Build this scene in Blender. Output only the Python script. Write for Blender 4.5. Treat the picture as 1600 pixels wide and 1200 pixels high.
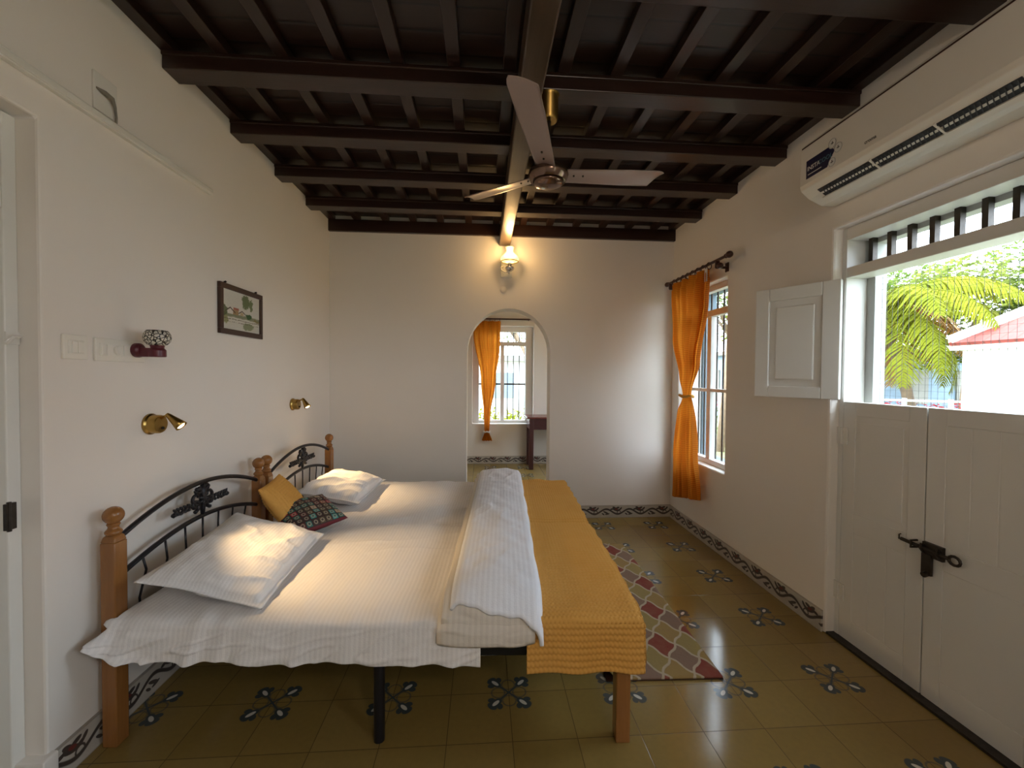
import bpy, bmesh, math, random
from mathutils import Vector, Matrix, noise
random.seed(7)
for o in list(bpy.data.objects): bpy.data.objects.remove(o)
S = bpy.context.scene
COL = S.collection
PI = math.pi

# ------------------------------------------------------------ camera, world, sun, exposure
def make_camera():
    yaw, pitch, roll, f, h = 0.0689, -0.0209, 0.0077, 659.9, 1.4135
    cy, sy, cp, sp = math.cos(yaw), math.sin(yaw), math.cos(pitch), math.sin(pitch)
    fw = Vector((sy*cp, cy*cp, sp)); r = Vector((cy, -sy, 0)); u = r.cross(fw)
    cr, sr = math.cos(roll), math.sin(roll)
    r2 = cr*r + sr*u; u2 = -sr*r + cr*u
    m = Matrix((r2, u2, -fw)).transposed().to_4x4(); m.translation = Vector((0, 0, h))
    cam = bpy.data.cameras.new('camera'); o = bpy.data.objects.new('camera', cam); COL.objects.link(o)
    cam.sensor_fit = 'HORIZONTAL'; cam.sensor_width = 36; cam.lens = 36*f/1600; cam.clip_start = .02
    o.matrix_world = m; S.camera = o
make_camera()
S.view_settings.view_transform = 'Standard'; S.view_settings.look = 'None'
S.view_settings.exposure = 0.80; S.view_settings.gamma = 1.0; S.view_settings.use_curve_mapping = False
W = bpy.data.worlds.new('sky'); S.world = W; W.use_nodes = True
bg = W.node_tree.nodes['Background']; bg.inputs[0].default_value = (.74, .87, 1.0, 1); bg.inputs[1].default_value = 7.2
sun = bpy.data.lights.new('sun', 'SUN'); sun.energy = 3.2; sun.angle = .01; sun.color = (1, .93, .8)
so = bpy.data.objects.new('sun', sun); COL.objects.link(so); so.location = (-6, 0, 12)
so.rotation_euler = Vector((.80, -.10, -.62)).to_track_quat('-Z', 'Y').to_euler()

XL, XR, YB, YF = -1.452, 1.893, 4.118, -1.7
XO = 2.13            # outer face of the window wall
Y2 = 6.72            # far wall of the room beyond the arch
ZC = 2.905           # underside of the ceiling boards

# ------------------------------------------------------------ node helpers
class Ex:
    def __init__(s, mat, sock): s.m = mat; s.s = sock
    def _o(s, op, *a):
        n = s.m.nodes.new('ShaderNodeMath'); n.operation = op
        for i, x in enumerate((s,)+a):
            if isinstance(x, Ex): s.m.links.new(x.s, n.inputs[i])
            else: n.inputs[i].default_value = x
        return Ex(s.m, n.outputs[0])
    def __add__(s, o): return s._o('ADD', o)
    __radd__ = __add__
    def __sub__(s, o): return s._o('SUBTRACT', o)
    def __rsub__(s, o): return s._o('MULTIPLY', -1.0)._o('ADD', o)
    def __mul__(s, o): return s._o('MULTIPLY', o)
    __rmul__ = __mul__
    def __truediv__(s, o): return s._o('DIVIDE', o)
    def abs(s): return s._o('ABSOLUTE')
    def sin(s): return s._o('SINE')
    def cos(s): return s._o('COSINE')
    def sqrt(s): return s._o('SQRT')
    def frac(s): return s._o('FRACT')
    def round(s): return s._o('ROUND')
    def lt(s, v, w=.0):
        if w <= 0: return s._o('LESS_THAN', v)
        return (v - s if not isinstance(v, Ex) else v - s)._o('DIVIDE', w)._o('ADD', .5)._o('MINIMUM', 1.0)._o('MAXIMUM', 0.0)
    def max(s, o): return s._o('MAXIMUM', o)
    def min(s, o): return s._o('MINIMUM', o)

class Mat:
    def __init__(s, name, col=(.8, .8, .8), rough=.6, metal=0.0, spec=.5):
        s.mat = bpy.data.materials.new(name); s.mat.use_nodes = True
        s.t = s.mat.node_tree; s.nodes = s.t.nodes; s.links = s.t.links
        s.b = s.nodes['Principled BSDF']; s.tc = None
        s.b.inputs['Base Color'].default_value = (*col, 1); s.b.inputs['Roughness'].default_value = rough
        s.b.inputs['Metallic'].default_value = metal; s.b.inputs['Specular IOR Level'].default_value = spec
    def coord(s, kind='Object'):
        if not s.tc: s.tc = s.nodes.new('ShaderNodeTexCoord')
        return s.tc.outputs[kind]
    def xyz(s, kind='Object'):
        n = s.nodes.new('ShaderNodeSeparateXYZ'); s.links.new(s.coord(kind), n.inputs[0])
        return [Ex(s, n.outputs[i]) for i in range(3)]
    def comb(s, x, y, z=0.0):
        n = s.nodes.new('ShaderNodeCombineXYZ')
        for i, v in enumerate((x, y, z)):
            if isinstance(v, Ex): s.links.new(v.s, n.inputs[i])
            else: n.inputs[i].default_value = v
        return n.outputs[0]
    def noise(s, scale, detail=3, vec=None, stretch=None, out='Fac', rough=.5):
        n = s.nodes.new('ShaderNodeTexNoise'); n.inputs['Scale'].default_value = scale; n.inputs['Detail'].default_value = detail
        n.inputs['Roughness'].default_value = rough
        v = vec or s.coord()
        if stretch:
            mp = s.nodes.new('ShaderNodeMapping'); mp.inputs['Scale'].default_value = stretch
            s.links.new(v, mp.inputs[0]); v = mp.outputs[0]
        s.links.new(v, n.inputs['Vector'])
        return Ex(s, n.outputs[out])
    def voro(s, scale, feature='DISTANCE_TO_EDGE', vec=None, out='Distance'):
        n = s.nodes.new('ShaderNodeTexVoronoi'); n.feature = feature; n.inputs['Scale'].default_value = scale
        s.links.new(vec or s.coord(), n.inputs['Vector']); return Ex(s, n.outputs[out])
    def mix(s, fac, a, b):
        n = s.nodes.new('ShaderNodeMix'); n.data_type = 'RGBA'
        if isinstance(fac, Ex): s.links.new(fac.s, n.inputs[0])
        else: n.inputs[0].default_value = fac
        for v, i in ((a, 6), (b, 7)):
            if isinstance(v, tuple): n.inputs[i].default_value = (*v[:3], 1)
            else: s.links.new(v, n.inputs[i])
        return n.outputs[2]
    def ramp(s, fac, stops, const=False):
        n = s.nodes.new('ShaderNodeValToRGB'); r = n.color_ramp
        if const: r.interpolation = 'CONSTANT'
        while len(r.elements) < len(stops): r.elements.new(.5)
        for e, (p, c) in zip(r.elements, stops): e.position = p; e.color = (*c, 1)
        s.links.new(fac.s, n.inputs[0]); return n.outputs[0]
    def color(s, sock): s.links.new(sock, s.b.inputs['Base Color']); return s
    def rough(s, e): s.links.new(e.s, s.b.inputs['Roughness']); return s
    def bump(s, e, strength=.3, dist=.002):
        n = s.nodes.new('ShaderNodeBump'); n.inputs['Strength'].default_value = strength; n.inputs['Distance'].default_value = dist
        s.links.new(e.s, n.inputs['Height']); s.links.new(n.outputs[0], s.b.inputs['Normal']); return s
    def emit(s, col, st):
        s.b.inputs['Emission Color'].default_value = (*col, 1); s.b.inputs['Emission Strength'].default_value = st; return s
    def translucent(s, w, col):
        tr = s.nodes.new('ShaderNodeBsdfTranslucent'); mx = s.nodes.new('ShaderNodeMixShader'); mx.inputs[0].default_value = w
        if isinstance(col, tuple): tr.inputs[0].default_value = (*col, 1)
        else: s.links.new(col, tr.inputs[0])
        out = s.nodes['Material Output']
        s.links.new(s.b.outputs[0], mx.inputs[1]); s.links.new(tr.outputs[0], mx.inputs[2]); s.links.new(mx.outputs[0], out.inputs[0]); return s

M = {}
def plain(key, col, rough=.6, metal=0.0, spec=.5, vary=.10, scale=8, bump=0.0, bscale=60):
    m = Mat(key, col, rough, metal, spec)
    n = m.noise(scale, 3)
    m.color(m.mix(n, tuple(c*(1-vary) for c in col), tuple(min(1, c*(1+vary)) for c in col)))
    if bump: m.bump(m.noise(bscale, 3), bump, .002)
    M[key] = m.mat; return m
plain('plaster', (.82, .780, .722), .75, vary=.03, scale=1.3, bump=.25, bscale=22)
plain('white_paint', (.74, .735, .70), .42, vary=.04, scale=3, bump=.15, bscale=30)
plain('gloss_paint', (.78, .77, .72), .25, vary=.05, scale=5, bump=.3, bscale=18)
plain('switch_plastic', (.83, .80, .72), .3, vary=.02)
plain('ac_plastic', (.78, .75, .68), .38, vary=.02)
plain('dark_slot', (.02, .02, .025), .6, vary=.6, scale=30)
plain('louvre_grey', (.045, .045, .048), .6)
plain('iron', (.012, .012, .016), .32, .3, vary=.1)
plain('rail_black', (.008, .010, .012), .4, .3)
plain('old_iron', (.05, .042, .035), .45, .7, vary=.5, scale=40, bump=.4)
plain('brass', (.42, .27, .08), .28, 1.0, vary=.15, scale=25)
plain('brown_chrome', (.20, .13, .10), .18, .9, vary=.2, scale=10)
plain('fan_blade', (.36, .28, .26), .32, .35, vary=.08, scale=6)
plain('silver', (.6, .6, .62), .25, 1.0)
plain('mahogany', (.06, .016, .016), .3, vary=.3, scale=12)
plain('mahogany_top', (.13, .03, .025), .25, vary=.3, scale=12)
plain('wine_ceramic', (.10, .012, .022), .35)
plain('frame_brown', (.045, .018, .012), .35, vary=.3, scale=30)
plain('rod_wood', (.05, .015, .012), .3, vary=.3, scale=30)
plain('mattress', (.30, .28, .26), .9)
plain('ring_white', (.75, .73, .68), .5)
plain('outdoor_white', (.85, .84, .80), .8, vary=.04)
plain('outdoor_blue', (.20, .27, .34), .8, vary=.3, scale=3)
plain('outdoor_grey', (.24, .23, .20), .8, vary=.3, scale=3)
plain('bark', (.20, .14, .09), .9, vary=.4, scale=9, bump=.6, bscale=14)
plain('outer_wall', (.40, .40, .38), .9, vary=.1)
plain('outer_blue', (.13, .17, .20), .9, vary=.1)
plain('wire', (.08, .08, .08), .5, .6)
plain('red_flower', (.55, .03, .05), .8, vary=.5, scale=12)
plain('dry_leaf', (.36, .20, .06), .8, vary=.4, scale=9)
def leafmat(key, a, b, scale=2.5):
    m = Mat(key, a, .85, spec=.08); c = m.mix(m.noise(scale, 3), a, b); m.color(c); m.translucent(.35, c); M[key] = m.mat
leafmat('leaf_palm', (.07, .11, .010), (.27, .26, .020), 1.6)
leafmat('leaf_green', (.03, .08, .015), (.15, .20, .03))
leafmat('leaf_dark', (.02, .06, .02), (.07, .13, .03))
leafmat('leaf_olive', (.06, .11, .02), (.24, .26, .05))

def wood(key, a, b, rough, stretch, scale=6, bump=.15):
    m = Mat(key, a, rough); n = m.noise(scale, 5, stretch=stretch, rough=.65)
    m.color(m.mix(n, a, b)); m.bump(n, bump, .002); M[key] = m.mat
wood('post_wood', (.20, .080, .022), (.38, .17, .05), .2, (6, 6, .6))
wood('ceiling_beam', (.014, .006, .0045), (.042, .019, .013), .30, (.5, 6, 6), 5, .4)
wood('ceiling_joist', (.014, .006, .0045), (.042, .019, .013), .30, (6, .5, 6), 5, .4)
wood('long_beam', (.035, .020, .012), (.10, .060, .035), .33, (6, .4, 6), 6, .6)
def boards():
    m = Mat('ceiling_board', (.02, .01, .008), .35); x, y, z = m.xyz()
    n = m.noise(5, 5, stretch=(.5, 6, 6)); c = m.mix(n, (.012, .005, .004), (.034, .015, .010))
    line = ((y/.13).frac()-.5).abs()
    m.color(m.mix(line.lt(.04, .02), c, (.003, .002, .002))); m.bump(n+line.min(.1)*8.0, .3, .003); M['ceiling_board'] = m.mat
boards()

def floor_mat():
    m = Mat('cement_tile', (.25, .18, .06), .16, spec=.5)
    x, y, z = m.xyz(); P, gx, gy = .508, 1.6473, 1.849
    def tri(v, g, p): return (((v-g)/p+.5).frac()-.5)*p
    u, v = tri(x, gx, P), tri(y, gy, P); a, b = u.abs(), v.abs()
    hi, lo = a.max(b), a.min(b)
    d = (a+b)*.70711; e = ((a-b)*.70711).abs()
    def ell(p, q, p0, rp, rq):
        s, t = (p-p0)/rp, (q if isinstance(q, Ex) else q)/rq
        return (s*s+t*t)
    drop = ell(d, e, .083, .020, .0085).lt(1, .3)
    leaf = ell(d, e, .085, .036, .019).lt(1, .2)
    lobe = ell(hi, lo-.042, .077, .016, .013).lt(1, .3)
    tip = ell(d, e, .105, .017, .024).lt(1, .3)
    stem = e.lt(.0042, .002)*d.lt(.06)
    r = (hi-.047)*(hi-.047)+lo*lo
    ring = (r.sqrt()-.029).abs().lt(.0035, .002)
    dark = leaf.max(lobe).max(tip).max(stem).max(ring*.6)
    # tile joints and mottled cement
    ju, jv = tri(x, gx, .254).abs(), tri(y, gy, .254).abs()
    joint = ju.min(jv).lt(.0014, .0012)
    cloud = m.noise(1.6, 4); fine = m.noise(45, 3)
    wn = m.nodes.new('ShaderNodeTexWhiteNoise'); wn.noise_dimensions = '2D'
    m.links.new(m.comb(((x-gx)/.254)._o('FLOOR'), ((y-gy)/.254)._o('FLOOR')), wn.inputs['Vector'])
    tv = Ex(m, wn.outputs['Value'])
    base = m.mix(cloud*.6+tv*.4, (.23, .150, .034), (.35, .245, .080))
    base = m.mix(fine*.35, base, (.16, .11, .04))
    c = m.mix(joint*.75, base, (.06, .042, .018))
    c = m.mix(dark, c, (.055, .068, .066)); c = m.mix(drop, c, (.62, .60, .52))
    m.color(c)
    m.rough(cloud*.10+fine*.05+.06)
    m.bump(joint*-1.0+cloud*.25, .25, .0012); M['floor'] = m.mat
floor_mat()

def border_mat(key, along):
    m = Mat(key, (.5, .5, .48), .35); c = m.xyz(); s = c[along]; z = c[2]
    u = (s/.235).frac(); v = z/.122
    u2 = (u+.5).frac()
    wave = (u*2*PI).sin()*.20+.50
    stem = (v-wave).abs().lt(.075, .04)
    def blob(cu, cv, ru, rv, rot=0, U=None):
        du, dv = ((U or u)-cu), (v-cv)*.52
        ca, sa = math.cos(rot), math.sin(rot)
        p, q = (du*ca+dv*sa)/ru, (dv*ca-du*sa)/rv
        return (p*p+q*q).lt(1, .25)
    leafs = blob(.66, .66, .15, .060, -.35).max(blob(.60, .80, .09, .045, -.5)).max(blob(.74, .80, .09, .040, .3)).max(blob(.80, .62, .10, .040, .5)).max(blob(.88, .74, .07, .035, .9)).max(blob(.50, .70, .08, .035, .2))
    leafs = leafs.max(blob(.24, .42, .13, .035, -.45)).max(blob(.30, .30, .10, .030, .2)).max(blob(.12, .30, .07, .028, -.6))
    curl = ((u-.80)*(u-.80)+(v-.42)*(v-.42)*.27).sqrt(); leafs = leafs.max((curl-.075).abs().lt(.016, .01))
    red = blob(.68, .70, .07, .035, -.3)
    n = m.noise(14, 3)
    col = m.mix(n, (.42, .39, .34), (.58, .55, .49))
    col = m.mix(stem.max(leafs), col, (.060, .048, .042)); col = m.mix(red, col, (.15, .03, .025))
    edge = (v-.5).abs(); col = m.mix((.47-edge).lt(.0, .01)*.6, col, (.24, .20, .16))
    m.color(col); M[key] = m.mat
border_mat('border_x', 0); border_mat('border_y', 1)

def fabric(key, a, b, stripe=None, axis=0, rough=.85, wr=.25, trans=None):
    m = Mat(key, a, rough, spec=.2); x = m.xyz()[axis]; n = m.noise(3, 3)
    h = m.noise(9, 4)*.8+m.noise(240, 2)*.1
    c = m.mix(n, a, b)
    if stripe:
        st = ((x/stripe).frac()-.5).abs().lt(.25, .08)
        c = m.mix(st*.5, c, tuple(v*.90 for v in a)); h = h+st*.05
    m.color(c); m.bump(h, wr, .012)
    if trans: m.translucent(trans, c)
    M[key] = m.mat
fabric('sheet', (.80, .785, .78), (.84, .82, .81), .018, 0, wr=.6)
fabric('duvet', (.82, .84, .90), (.86, .88, .93), .021, 0, wr=.6)
fabric('duvet_inner', (.70, .65, .58), (.76, .71, .64), .021, 0, wr=.5)
fabric('pillowcase', (.78, .77, .77), (.82, .81, .81), .014, 0, wr=.7)
fabric('mustard', (.62, .31, .060), (.72, .40, .11), None, 0, wr=.15)
def curtain_mat():
    m = Mat('curtain', (.62, .22, .02), .85, spec=.1); x, y, z = m.xyz()
    st = ((z/.016).frac()-.5).abs().lt(.22, .1); n = m.noise(60, 2, stretch=(1, 1, .05))
    c = m.mix(st*.55, (.74, .27, .025), (.40, .105, .012)); c = m.mix(n*.4, c, (.52, .17, .015))
    m.color(c); m.bump(st, .2, .002); m.translucent(.5, c); M['curtain'] = m.mat
curtain_mat()

def rug_mat():
    m = Mat('rug', (.4, .3, .2), .95, spec=.1); x, y, z = m.xyz()
    u, v = x/.150, y/.215
    a, b = u+v, u-v
    # ogee edges: bend the lattice lines
    a2 = a+((b*2*PI).sin())*.055; b2 = b-((a*2*PI).sin())*.055
    i, j = a2.round(), b2.round()
    ea, eb = (a2-i).abs(), (b2-j).abs()
    edge = (.5-ea).min(.5-eb)
    n = m.noise(60, 2)
    line = (edge+n*.04).lt(.072, .025)
    k = ((i+j*2.0)/4.0+.05+8.0).frac()
    k2 = (((i-j)/2.0).round()*.13+.5)
    cells = m.ramp(k, [(0, (.23, .035, .035)), (.25, (.36, .25, .09)), (.5, (.24, .16, .13)), (.75, (.34, .27, .10))], True)
    c = m.mix(m.noise(25, 3)*.5, cells, (.30, .20, .12))
    c = m.mix(line, c, (.50, .42, .31))
    m.color(c); m.bump(n*.6+(1.0-line)*.4, .7, .004); M['rug'] = m.mat
rug_mat()

def mirror_cushion():
    m = Mat('patchwork', (.1, .02, .02), .7); x, y, z = m.xyz()
    s = .037; u, v = x/s, y/s
    fu, fv = (u.frac()-.5), (v.frac()-.5)
    wn = m.nodes.new('ShaderNodeTexWhiteNoise'); wn.noise_dimensions = '2D'
    m.links.new(m.comb(u._o('FLOOR'), v._o('FLOOR')), wn.inputs['Vector']); k = Ex(m, wn.outputs['Value'])
    cells = m.ramp(k, [(0, (.05, .035, .03)), (.22, (.12, .03, .03)), (.38, (.03, .16, .14)), (.52, (.10, .08, .04)), (.66, (.42, .04, .06)), (.76, (.50, .36, .24)), (.86, (.35, .12, .06)), (.93, (.05, .30, .28))], True)
    r = (fu*fu+fv*fv).sqrt()
    c2 = m.mix((r-.24).abs().lt(.06, .03)*.8, cells, (.45, .38, .28)); c2 = m.mix(r.lt(.13, .03)*.7, c2, (.07, .05, .05))
    edge = (.5-fu.abs()).min(.5-fv.abs()).lt(.09, .03)
    c2 = m.mix(edge, c2, (.04, .015, .015))
    side = (x.abs().max(y.abs())).lt(.148)
    c2 = m.mix(side, (.13, .01, .018), c2)
    m.color(c2); m.bump(edge*-1.0+m.noise(80, 2), .4, .002); M['patchwork'] = m.mat
mirror_cushion()

def mosaic():
    m = Mat('mosaic_glass', (.6, .58, .5), .25); e = m.voro(75)
    m.color(m.mix(e.lt(.10, .03), (.62, .60, .52), (.02, .02, .02))); M['mosaic_glass'] = m.mat
    m = Mat('mosaic_glass_dark', (.6, .58, .5), .25)
mosaic()

def glass():
    m = Mat('pane_glass', (1, 1, 1), .02); tr = m.nodes.new('ShaderNodeBsdfTransparent'); gl = m.nodes.new('ShaderNodeBsdfGlossy')
    gl.inputs['Roughness'].default_value = .03; mx = m.nodes.new('ShaderNodeMixShader'); mx.inputs[0].default_value = .06
    m.links.new(tr.outputs[0], mx.inputs[1]); m.links.new(gl.outputs[0], mx.inputs[2]); m.links.new(mx.outputs[0], m.nodes['Material Output'].inputs[0])
    M['pane_glass'] = m.mat
glass()
M['opal'] = Mat('opal_glass', (.9, .8, .6), .3).emit((1, .64, .22), 1.25).mat
M['globe'] = Mat('fill_globe', (.9, .8, .6), .3).emit((1, .72, .42), 4.0).mat  # glow of the added fill lamp
M['bulb'] = Mat('warm_bulb', (.9, .8, .6), .3).emit((1, .80, .46), 9.0).mat

def painting():
    m = Mat('watercolour', (.6, .6, .5), .5); x, y, z = m.xyz('UV'); u, v = x, y
    n = m.noise(9, 4, vec=m.coord('UV')); n2 = m.noise(26, 4, vec=m.coord('UV')); w = (n-.5)*.14
    c = m.mix(n2*.5, (.56, .56, .50), (.72, .71, .66))
    def put(mask, col, k=1.0):
        nonlocal c
        c = m.mix(mask*k, c, col)
    def box(u0, u1, v0, v1): return ((u-(u0+u1)/2).abs()-(u1-u0)/2).max((v-(v0+v1)/2).abs()-(v1-v0)/2).lt(0.0, .015)
    put((v+w*.6-.37).abs().lt(.045, .03), (.10, .13, .03), .8)                 # far bank
    put(box(.12, .26, .40, .56), (.66, .64, .58)); put(box(.26, .40, .40, .52), (.34, .22, .10))
    put((v-.56+(u-.19).abs()*.9+w*.1).abs().lt(.018, .01)*((u-.19).abs()).lt(.13), (.07, .04, .03))
    put(box(.27, .41, .52, .58), (.34, .10, .06)); put(box(.45, .54, .41, .49), (.45, .35, .2))
    put((v-.53+(u-.5).abs()*.8).abs().lt(.015, .01)*((u-.5).abs()).lt(.10), (.08, .05, .03))
    def blob(cu, cv, ru, rv):
        p, q = (u-cu+w)/ru, (v-cv+w)/rv; return (p*p+q*q+(n2-.5)*1.6).lt(1, .3)
    put(blob(.60, .80, .11, .19), (.07, .12, .02), .9); put(blob(.75, .74, .06, .16), (.09, .14, .03), .9)
    put(blob(.68, .42, .09, .07), (.02, .09, .02)); put(blob(.03, .46, .09, .14), (.06, .09, .02), .9)
    put(blob(.08, .24, .07, .10), (.20, .22, .03), .8); put(blob(.66, .14, .15, .10), (.14, .19, .06), .8); put(blob(.92, .33, .10, .05), (.20, .16, .03), .8)
    put((v+w*.3-.27).abs().lt(.012, .01)*(n2.lt(.55)), (.10, .08, .04), .8); put((v+w*.3-.20).abs().lt(.010, .01)*(n2.lt(.5)), (.10, .08, .04), .8)
    m.color(c); M['watercolour'] = m.mat
painting()

def roof_mat():
    m = Mat('roof_tile', (.4, .1, .08), .8); x, y, z = m.xyz()
    r = ((y/.22).frac()-.5).abs(); c = m.mix(m.noise(6, 3), (.20, .035, .03), (.32, .07, .055)); m.color(m.mix(r.lt(.08, .05), c, (.16, .04, .03))); M['roof_tile'] = m.mat
roof_mat()
def ground_mat():
    m = Mat('garden_ground', (.3, .3, .2), .95); n = m.noise(1.2, 4)
    m.color(m.ramp(n, [(.35, (.17, .15, .09)), (.5, (.09, .12, .03)), (.65, (.20, .17, .12))])); M['ground'] = m.mat
ground_mat()

# ------------------------------------------------------------ mesh helpers
class MB:
    def __init__(s): s.b = bmesh.new()
    def box(s, x0, x1, y0, y1, z0, z1, mtx=None):
        vs = [s.b.verts.new(Vector(p)) for p in ((x0, y0, z0), (x1, y0, z0), (x1, y1, z0), (x0, y1, z0), (x0, y0, z1), (x1, y0, z1), (x1, y1, z1), (x0, y1, z1))]
        for f in ((3, 2, 1, 0), (4, 5, 6, 7), (0, 1, 5, 4), (1, 2, 6, 5), (2, 3, 7, 6), (3, 0, 4, 7)): s.b.faces.new([vs[i] for i in f])
        if mtx:
            for v in vs: v.co = mtx @ v.co
        return s
    def tube(s, pts, r, n=8, cap=True, mtx=None):
        pts = [Vector(p) for p in pts]; rings = []; m = len(pts); up = None
        for i, p in enumerate(pts):
            t = (pts[min(i+1, m-1)]-pts[max(i-1, 0)]).normalized()
            if up is None:
                up = t.orthogonal().normalized()
            up = (up-t*up.dot(t)).normalized(); si = t.cross(up)
            rr = r[i] if isinstance(r, (list, tuple)) else r
            rings.append([s.b.verts.new((mtx @ q) if mtx else q) for q in (p+rr*(math.cos(2*PI*k/n)*up+math.sin(2*PI*k/n)*si) for k in range(n))])
        for a, b in zip(rings, rings[1:]):
            for k in range(n): s.b.faces.new((a[k], a[(k+1) % n], b[(k+1) % n], b[k]))
        if cap: s.b.faces.new(list(reversed(rings[0]))); s.b.faces.new(rings[-1])
        return s
    def lathe(s, prof, n=20, mtx=None, cap=True):
        rings = []
        for r, z in prof:
            rings.append([s.b.verts.new((mtx @ q) if mtx else q) for q in (Vector((r*math.cos(2*PI*k/n), r*math.sin(2*PI*k/n), z)) for k in range(n))])
        for a, b in zip(rings, rings[1:]):
            for k in range(n): s.b.faces.new((a[k], a[(k+1) % n], b[(k+1) % n], b[k]))
        if cap:
            s.b.faces.new(list(reversed(rings[0]))); s.b.faces.new(rings[-1])
        return s
    def prism(s, poly, d0, d1, plane='xz', mtx=None):
        def P(p, d):
            if plane == 'xz': q = Vector((p[0], d, p[1]))
            elif plane == 'yz': q = Vector((d, p[0], p[1]))
            else: q = Vector((p[0], p[1], d))
            return (mtx @ q) if mtx else q
        a = [s.b.verts.new(P(p, d0)) for p in poly]; b = [s.b.verts.new(P(p, d1)) for p in poly]
        s.b.faces.new(a); s.b.faces.new(list(reversed(b)))
        n = len(poly)
        for k in range(n): s.b.faces.new((a[k], b[k], b[(k+1) % n], a[(k+1) % n]))
        return s
    def grid(s, F, nu, nv, wrap=False):
        g = [[s.b.verts.new(Vector(F(i/nu, j/nv))) for j in range(nv+1)] for i in range(nu+(0 if wrap else 1))]
        N = len(g)
        for i in range(nu):
            for j in range(nv): s.b.faces.new((g[i][j], g[(i+1) % N][j], g[(i+1) % N][j+1], g[i][j+1]))
        return s
    def quad(s, *p):
        s.b.faces.new([s.b.verts.new(Vector(q)) for q in p]); return s
    def build(s, name, mat, parent=None, smooth=False, bevel=0, solid=0, subd=0, origin=None, mtx=None):
        bmesh.ops.recalc_face_normals(s.b, faces=s.b.faces)
        if mtx:
            for v in s.b.verts: v.co = mtx @ v.co
        if origin is not None:
            for v in s.b.verts: v.co -= Vector(origin)
        me = bpy.data.meshes.new(name); s.b.to_mesh(me); s.b.free()
        me.materials.append(M[mat] if isinstance(mat, str) else mat)
        if smooth:
            for p in me.polygons: p.use_smooth = True
            if smooth == 'auto': me.set_sharp_from_angle(angle=math.radians(40))
        o = bpy.data.objects.new(name, me); COL.objects.link(o)
        if origin is not None: o.location = origin
        if parent: o.parent = parent
        if solid:
            md = o.modifiers.new('thickness', 'SOLIDIFY'); md.thickness = solid; md.offset = 0
        if bevel:
            md = o.modifiers.new('bevel', 'BEVEL'); md.width = bevel; md.segments = 2; md.limit_method = 'ANGLE'
        if subd:
            md = o.modifiers.new('subd', 'SUBSURF'); md.levels = subd; md.render_levels = subd
        return o
def tag(o, label=None, cat=None, group=None, kind=None):
    if label: o['label'] = label
    if cat: o['category'] = cat
    if group: o['group'] = group
    if kind: o['kind'] = kind
    return o
def empty(name, loc=(0, 0, 0), rz=0, rot=None):
    o = bpy.data.objects.new(name, None); COL.objects.link(o); o.location = loc; o.rotation_euler = rot or (0, 0, rz); o.empty_display_size = .05; return o
def struct(o, label=None): return tag(o, label, kind='structure')
def wall_cells(mb, cuts_u, cuts_z, solid, d0, d1, plane):
    """wall slab with rectangular openings, only outward faces"""
    vs = {}
    def V(i, j, k):
        if (i, j, k) not in vs:
            d = d1 if k else d0; u = cuts_u[i]; z = cuts_z[j]
            vs[(i, j, k)] = mb.b.verts.new((d, u, z) if plane == 'yz' else (u, d, z))
        return vs[(i, j, k)]
    nu, nz = len(cuts_u)-1, len(cuts_z)-1
    ok = lambda i, j: 0 <= i < nu and 0 <= j < nz and solid((cuts_u[i]+cuts_u[i+1])/2, (cuts_z[j]+cuts_z[j+1])/2)
    for i in range(nu):
        for j in range(nz):
            if not ok(i, j): continue
            for k in (0, 1): mb.b.faces.new((V(i, j, k), V(i+1, j, k), V(i+1, j+1, k), V(i, j+1, k)))
            if not ok(i-1, j): mb.b.faces.new((V(i, j, 0), V(i, j+1, 0), V(i, j+1, 1), V(i, j, 1)))
            if not ok(i+1, j): mb.b.faces.new((V(i+1, j, 0), V(i+1, j+1, 0), V(i+1, j+1, 1), V(i+1, j, 1)))
            if not ok(i, j-1): mb.b.faces.new((V(i, j, 0), V(i+1, j, 0), V(i+1, j, 1), V(i, j, 1)))
            if not ok(i, j+1): mb.b.faces.new((V(i, j+1, 0), V(i+1, j+1, 0), V(i+1, j+1, 1), V(i, j+1, 1)))

# ------------------------------------------------------------ room shell
struct(MB().box(XL-.25, XO, YF-.2, Y2+.22, -.12, 0).build('floor', 'floor'), 'olive cement tile floor with small four leaf motifs')
# right wall: door opening, window by the curtain, windows added for light behind the viewer and in the far room
DY0, DY1, DZ = 1.255, 2.18, 2.215
W1 = (3.18, 3.98, .65, 2.20)
W3 = (-1.35, -.35, .9, 2.2)
mb = MB()
openR = [(DY0, DY1, 0, DZ), (W1[0], W1[1], W1[2], W1[3]), (W3[0], W3[1], W3[2], W3[3]), (5.0, 5.9, .65, 2.2)]
wall_cells(mb, [YF-.2, W3[0], W3[1], DY0, DY1, W1[0], W1[1], 5.0, 5.9, Y2+.22], [0, .65, .9, 2.20, DZ, ZC],
           lambda u, z: not any(a < u < b and c < z < d for a, b, c, d in openR), XR, XO, 'yz')
struct(mb.build('wall_right', 'plaster', bevel=.012), 'off white plaster wall with the split door and window')
mb = MB()
wall_cells(mb, [YF-.2, .70, 1.495, Y2+.22], [0, 2.24, ZC], lambda u, z: not (.70 < u < 1.495 and z < 2.24), XL-.25, XL, 'yz')
struct(mb.build('wall_left', 'plaster', bevel=.008), 'off white plaster wall behind the beds')
struct(MB().box(XL, XR, YF-.2, YF, 0, ZC).build('wall_front', 'plaster'), 'off white plaster wall behind the viewer')
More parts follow.
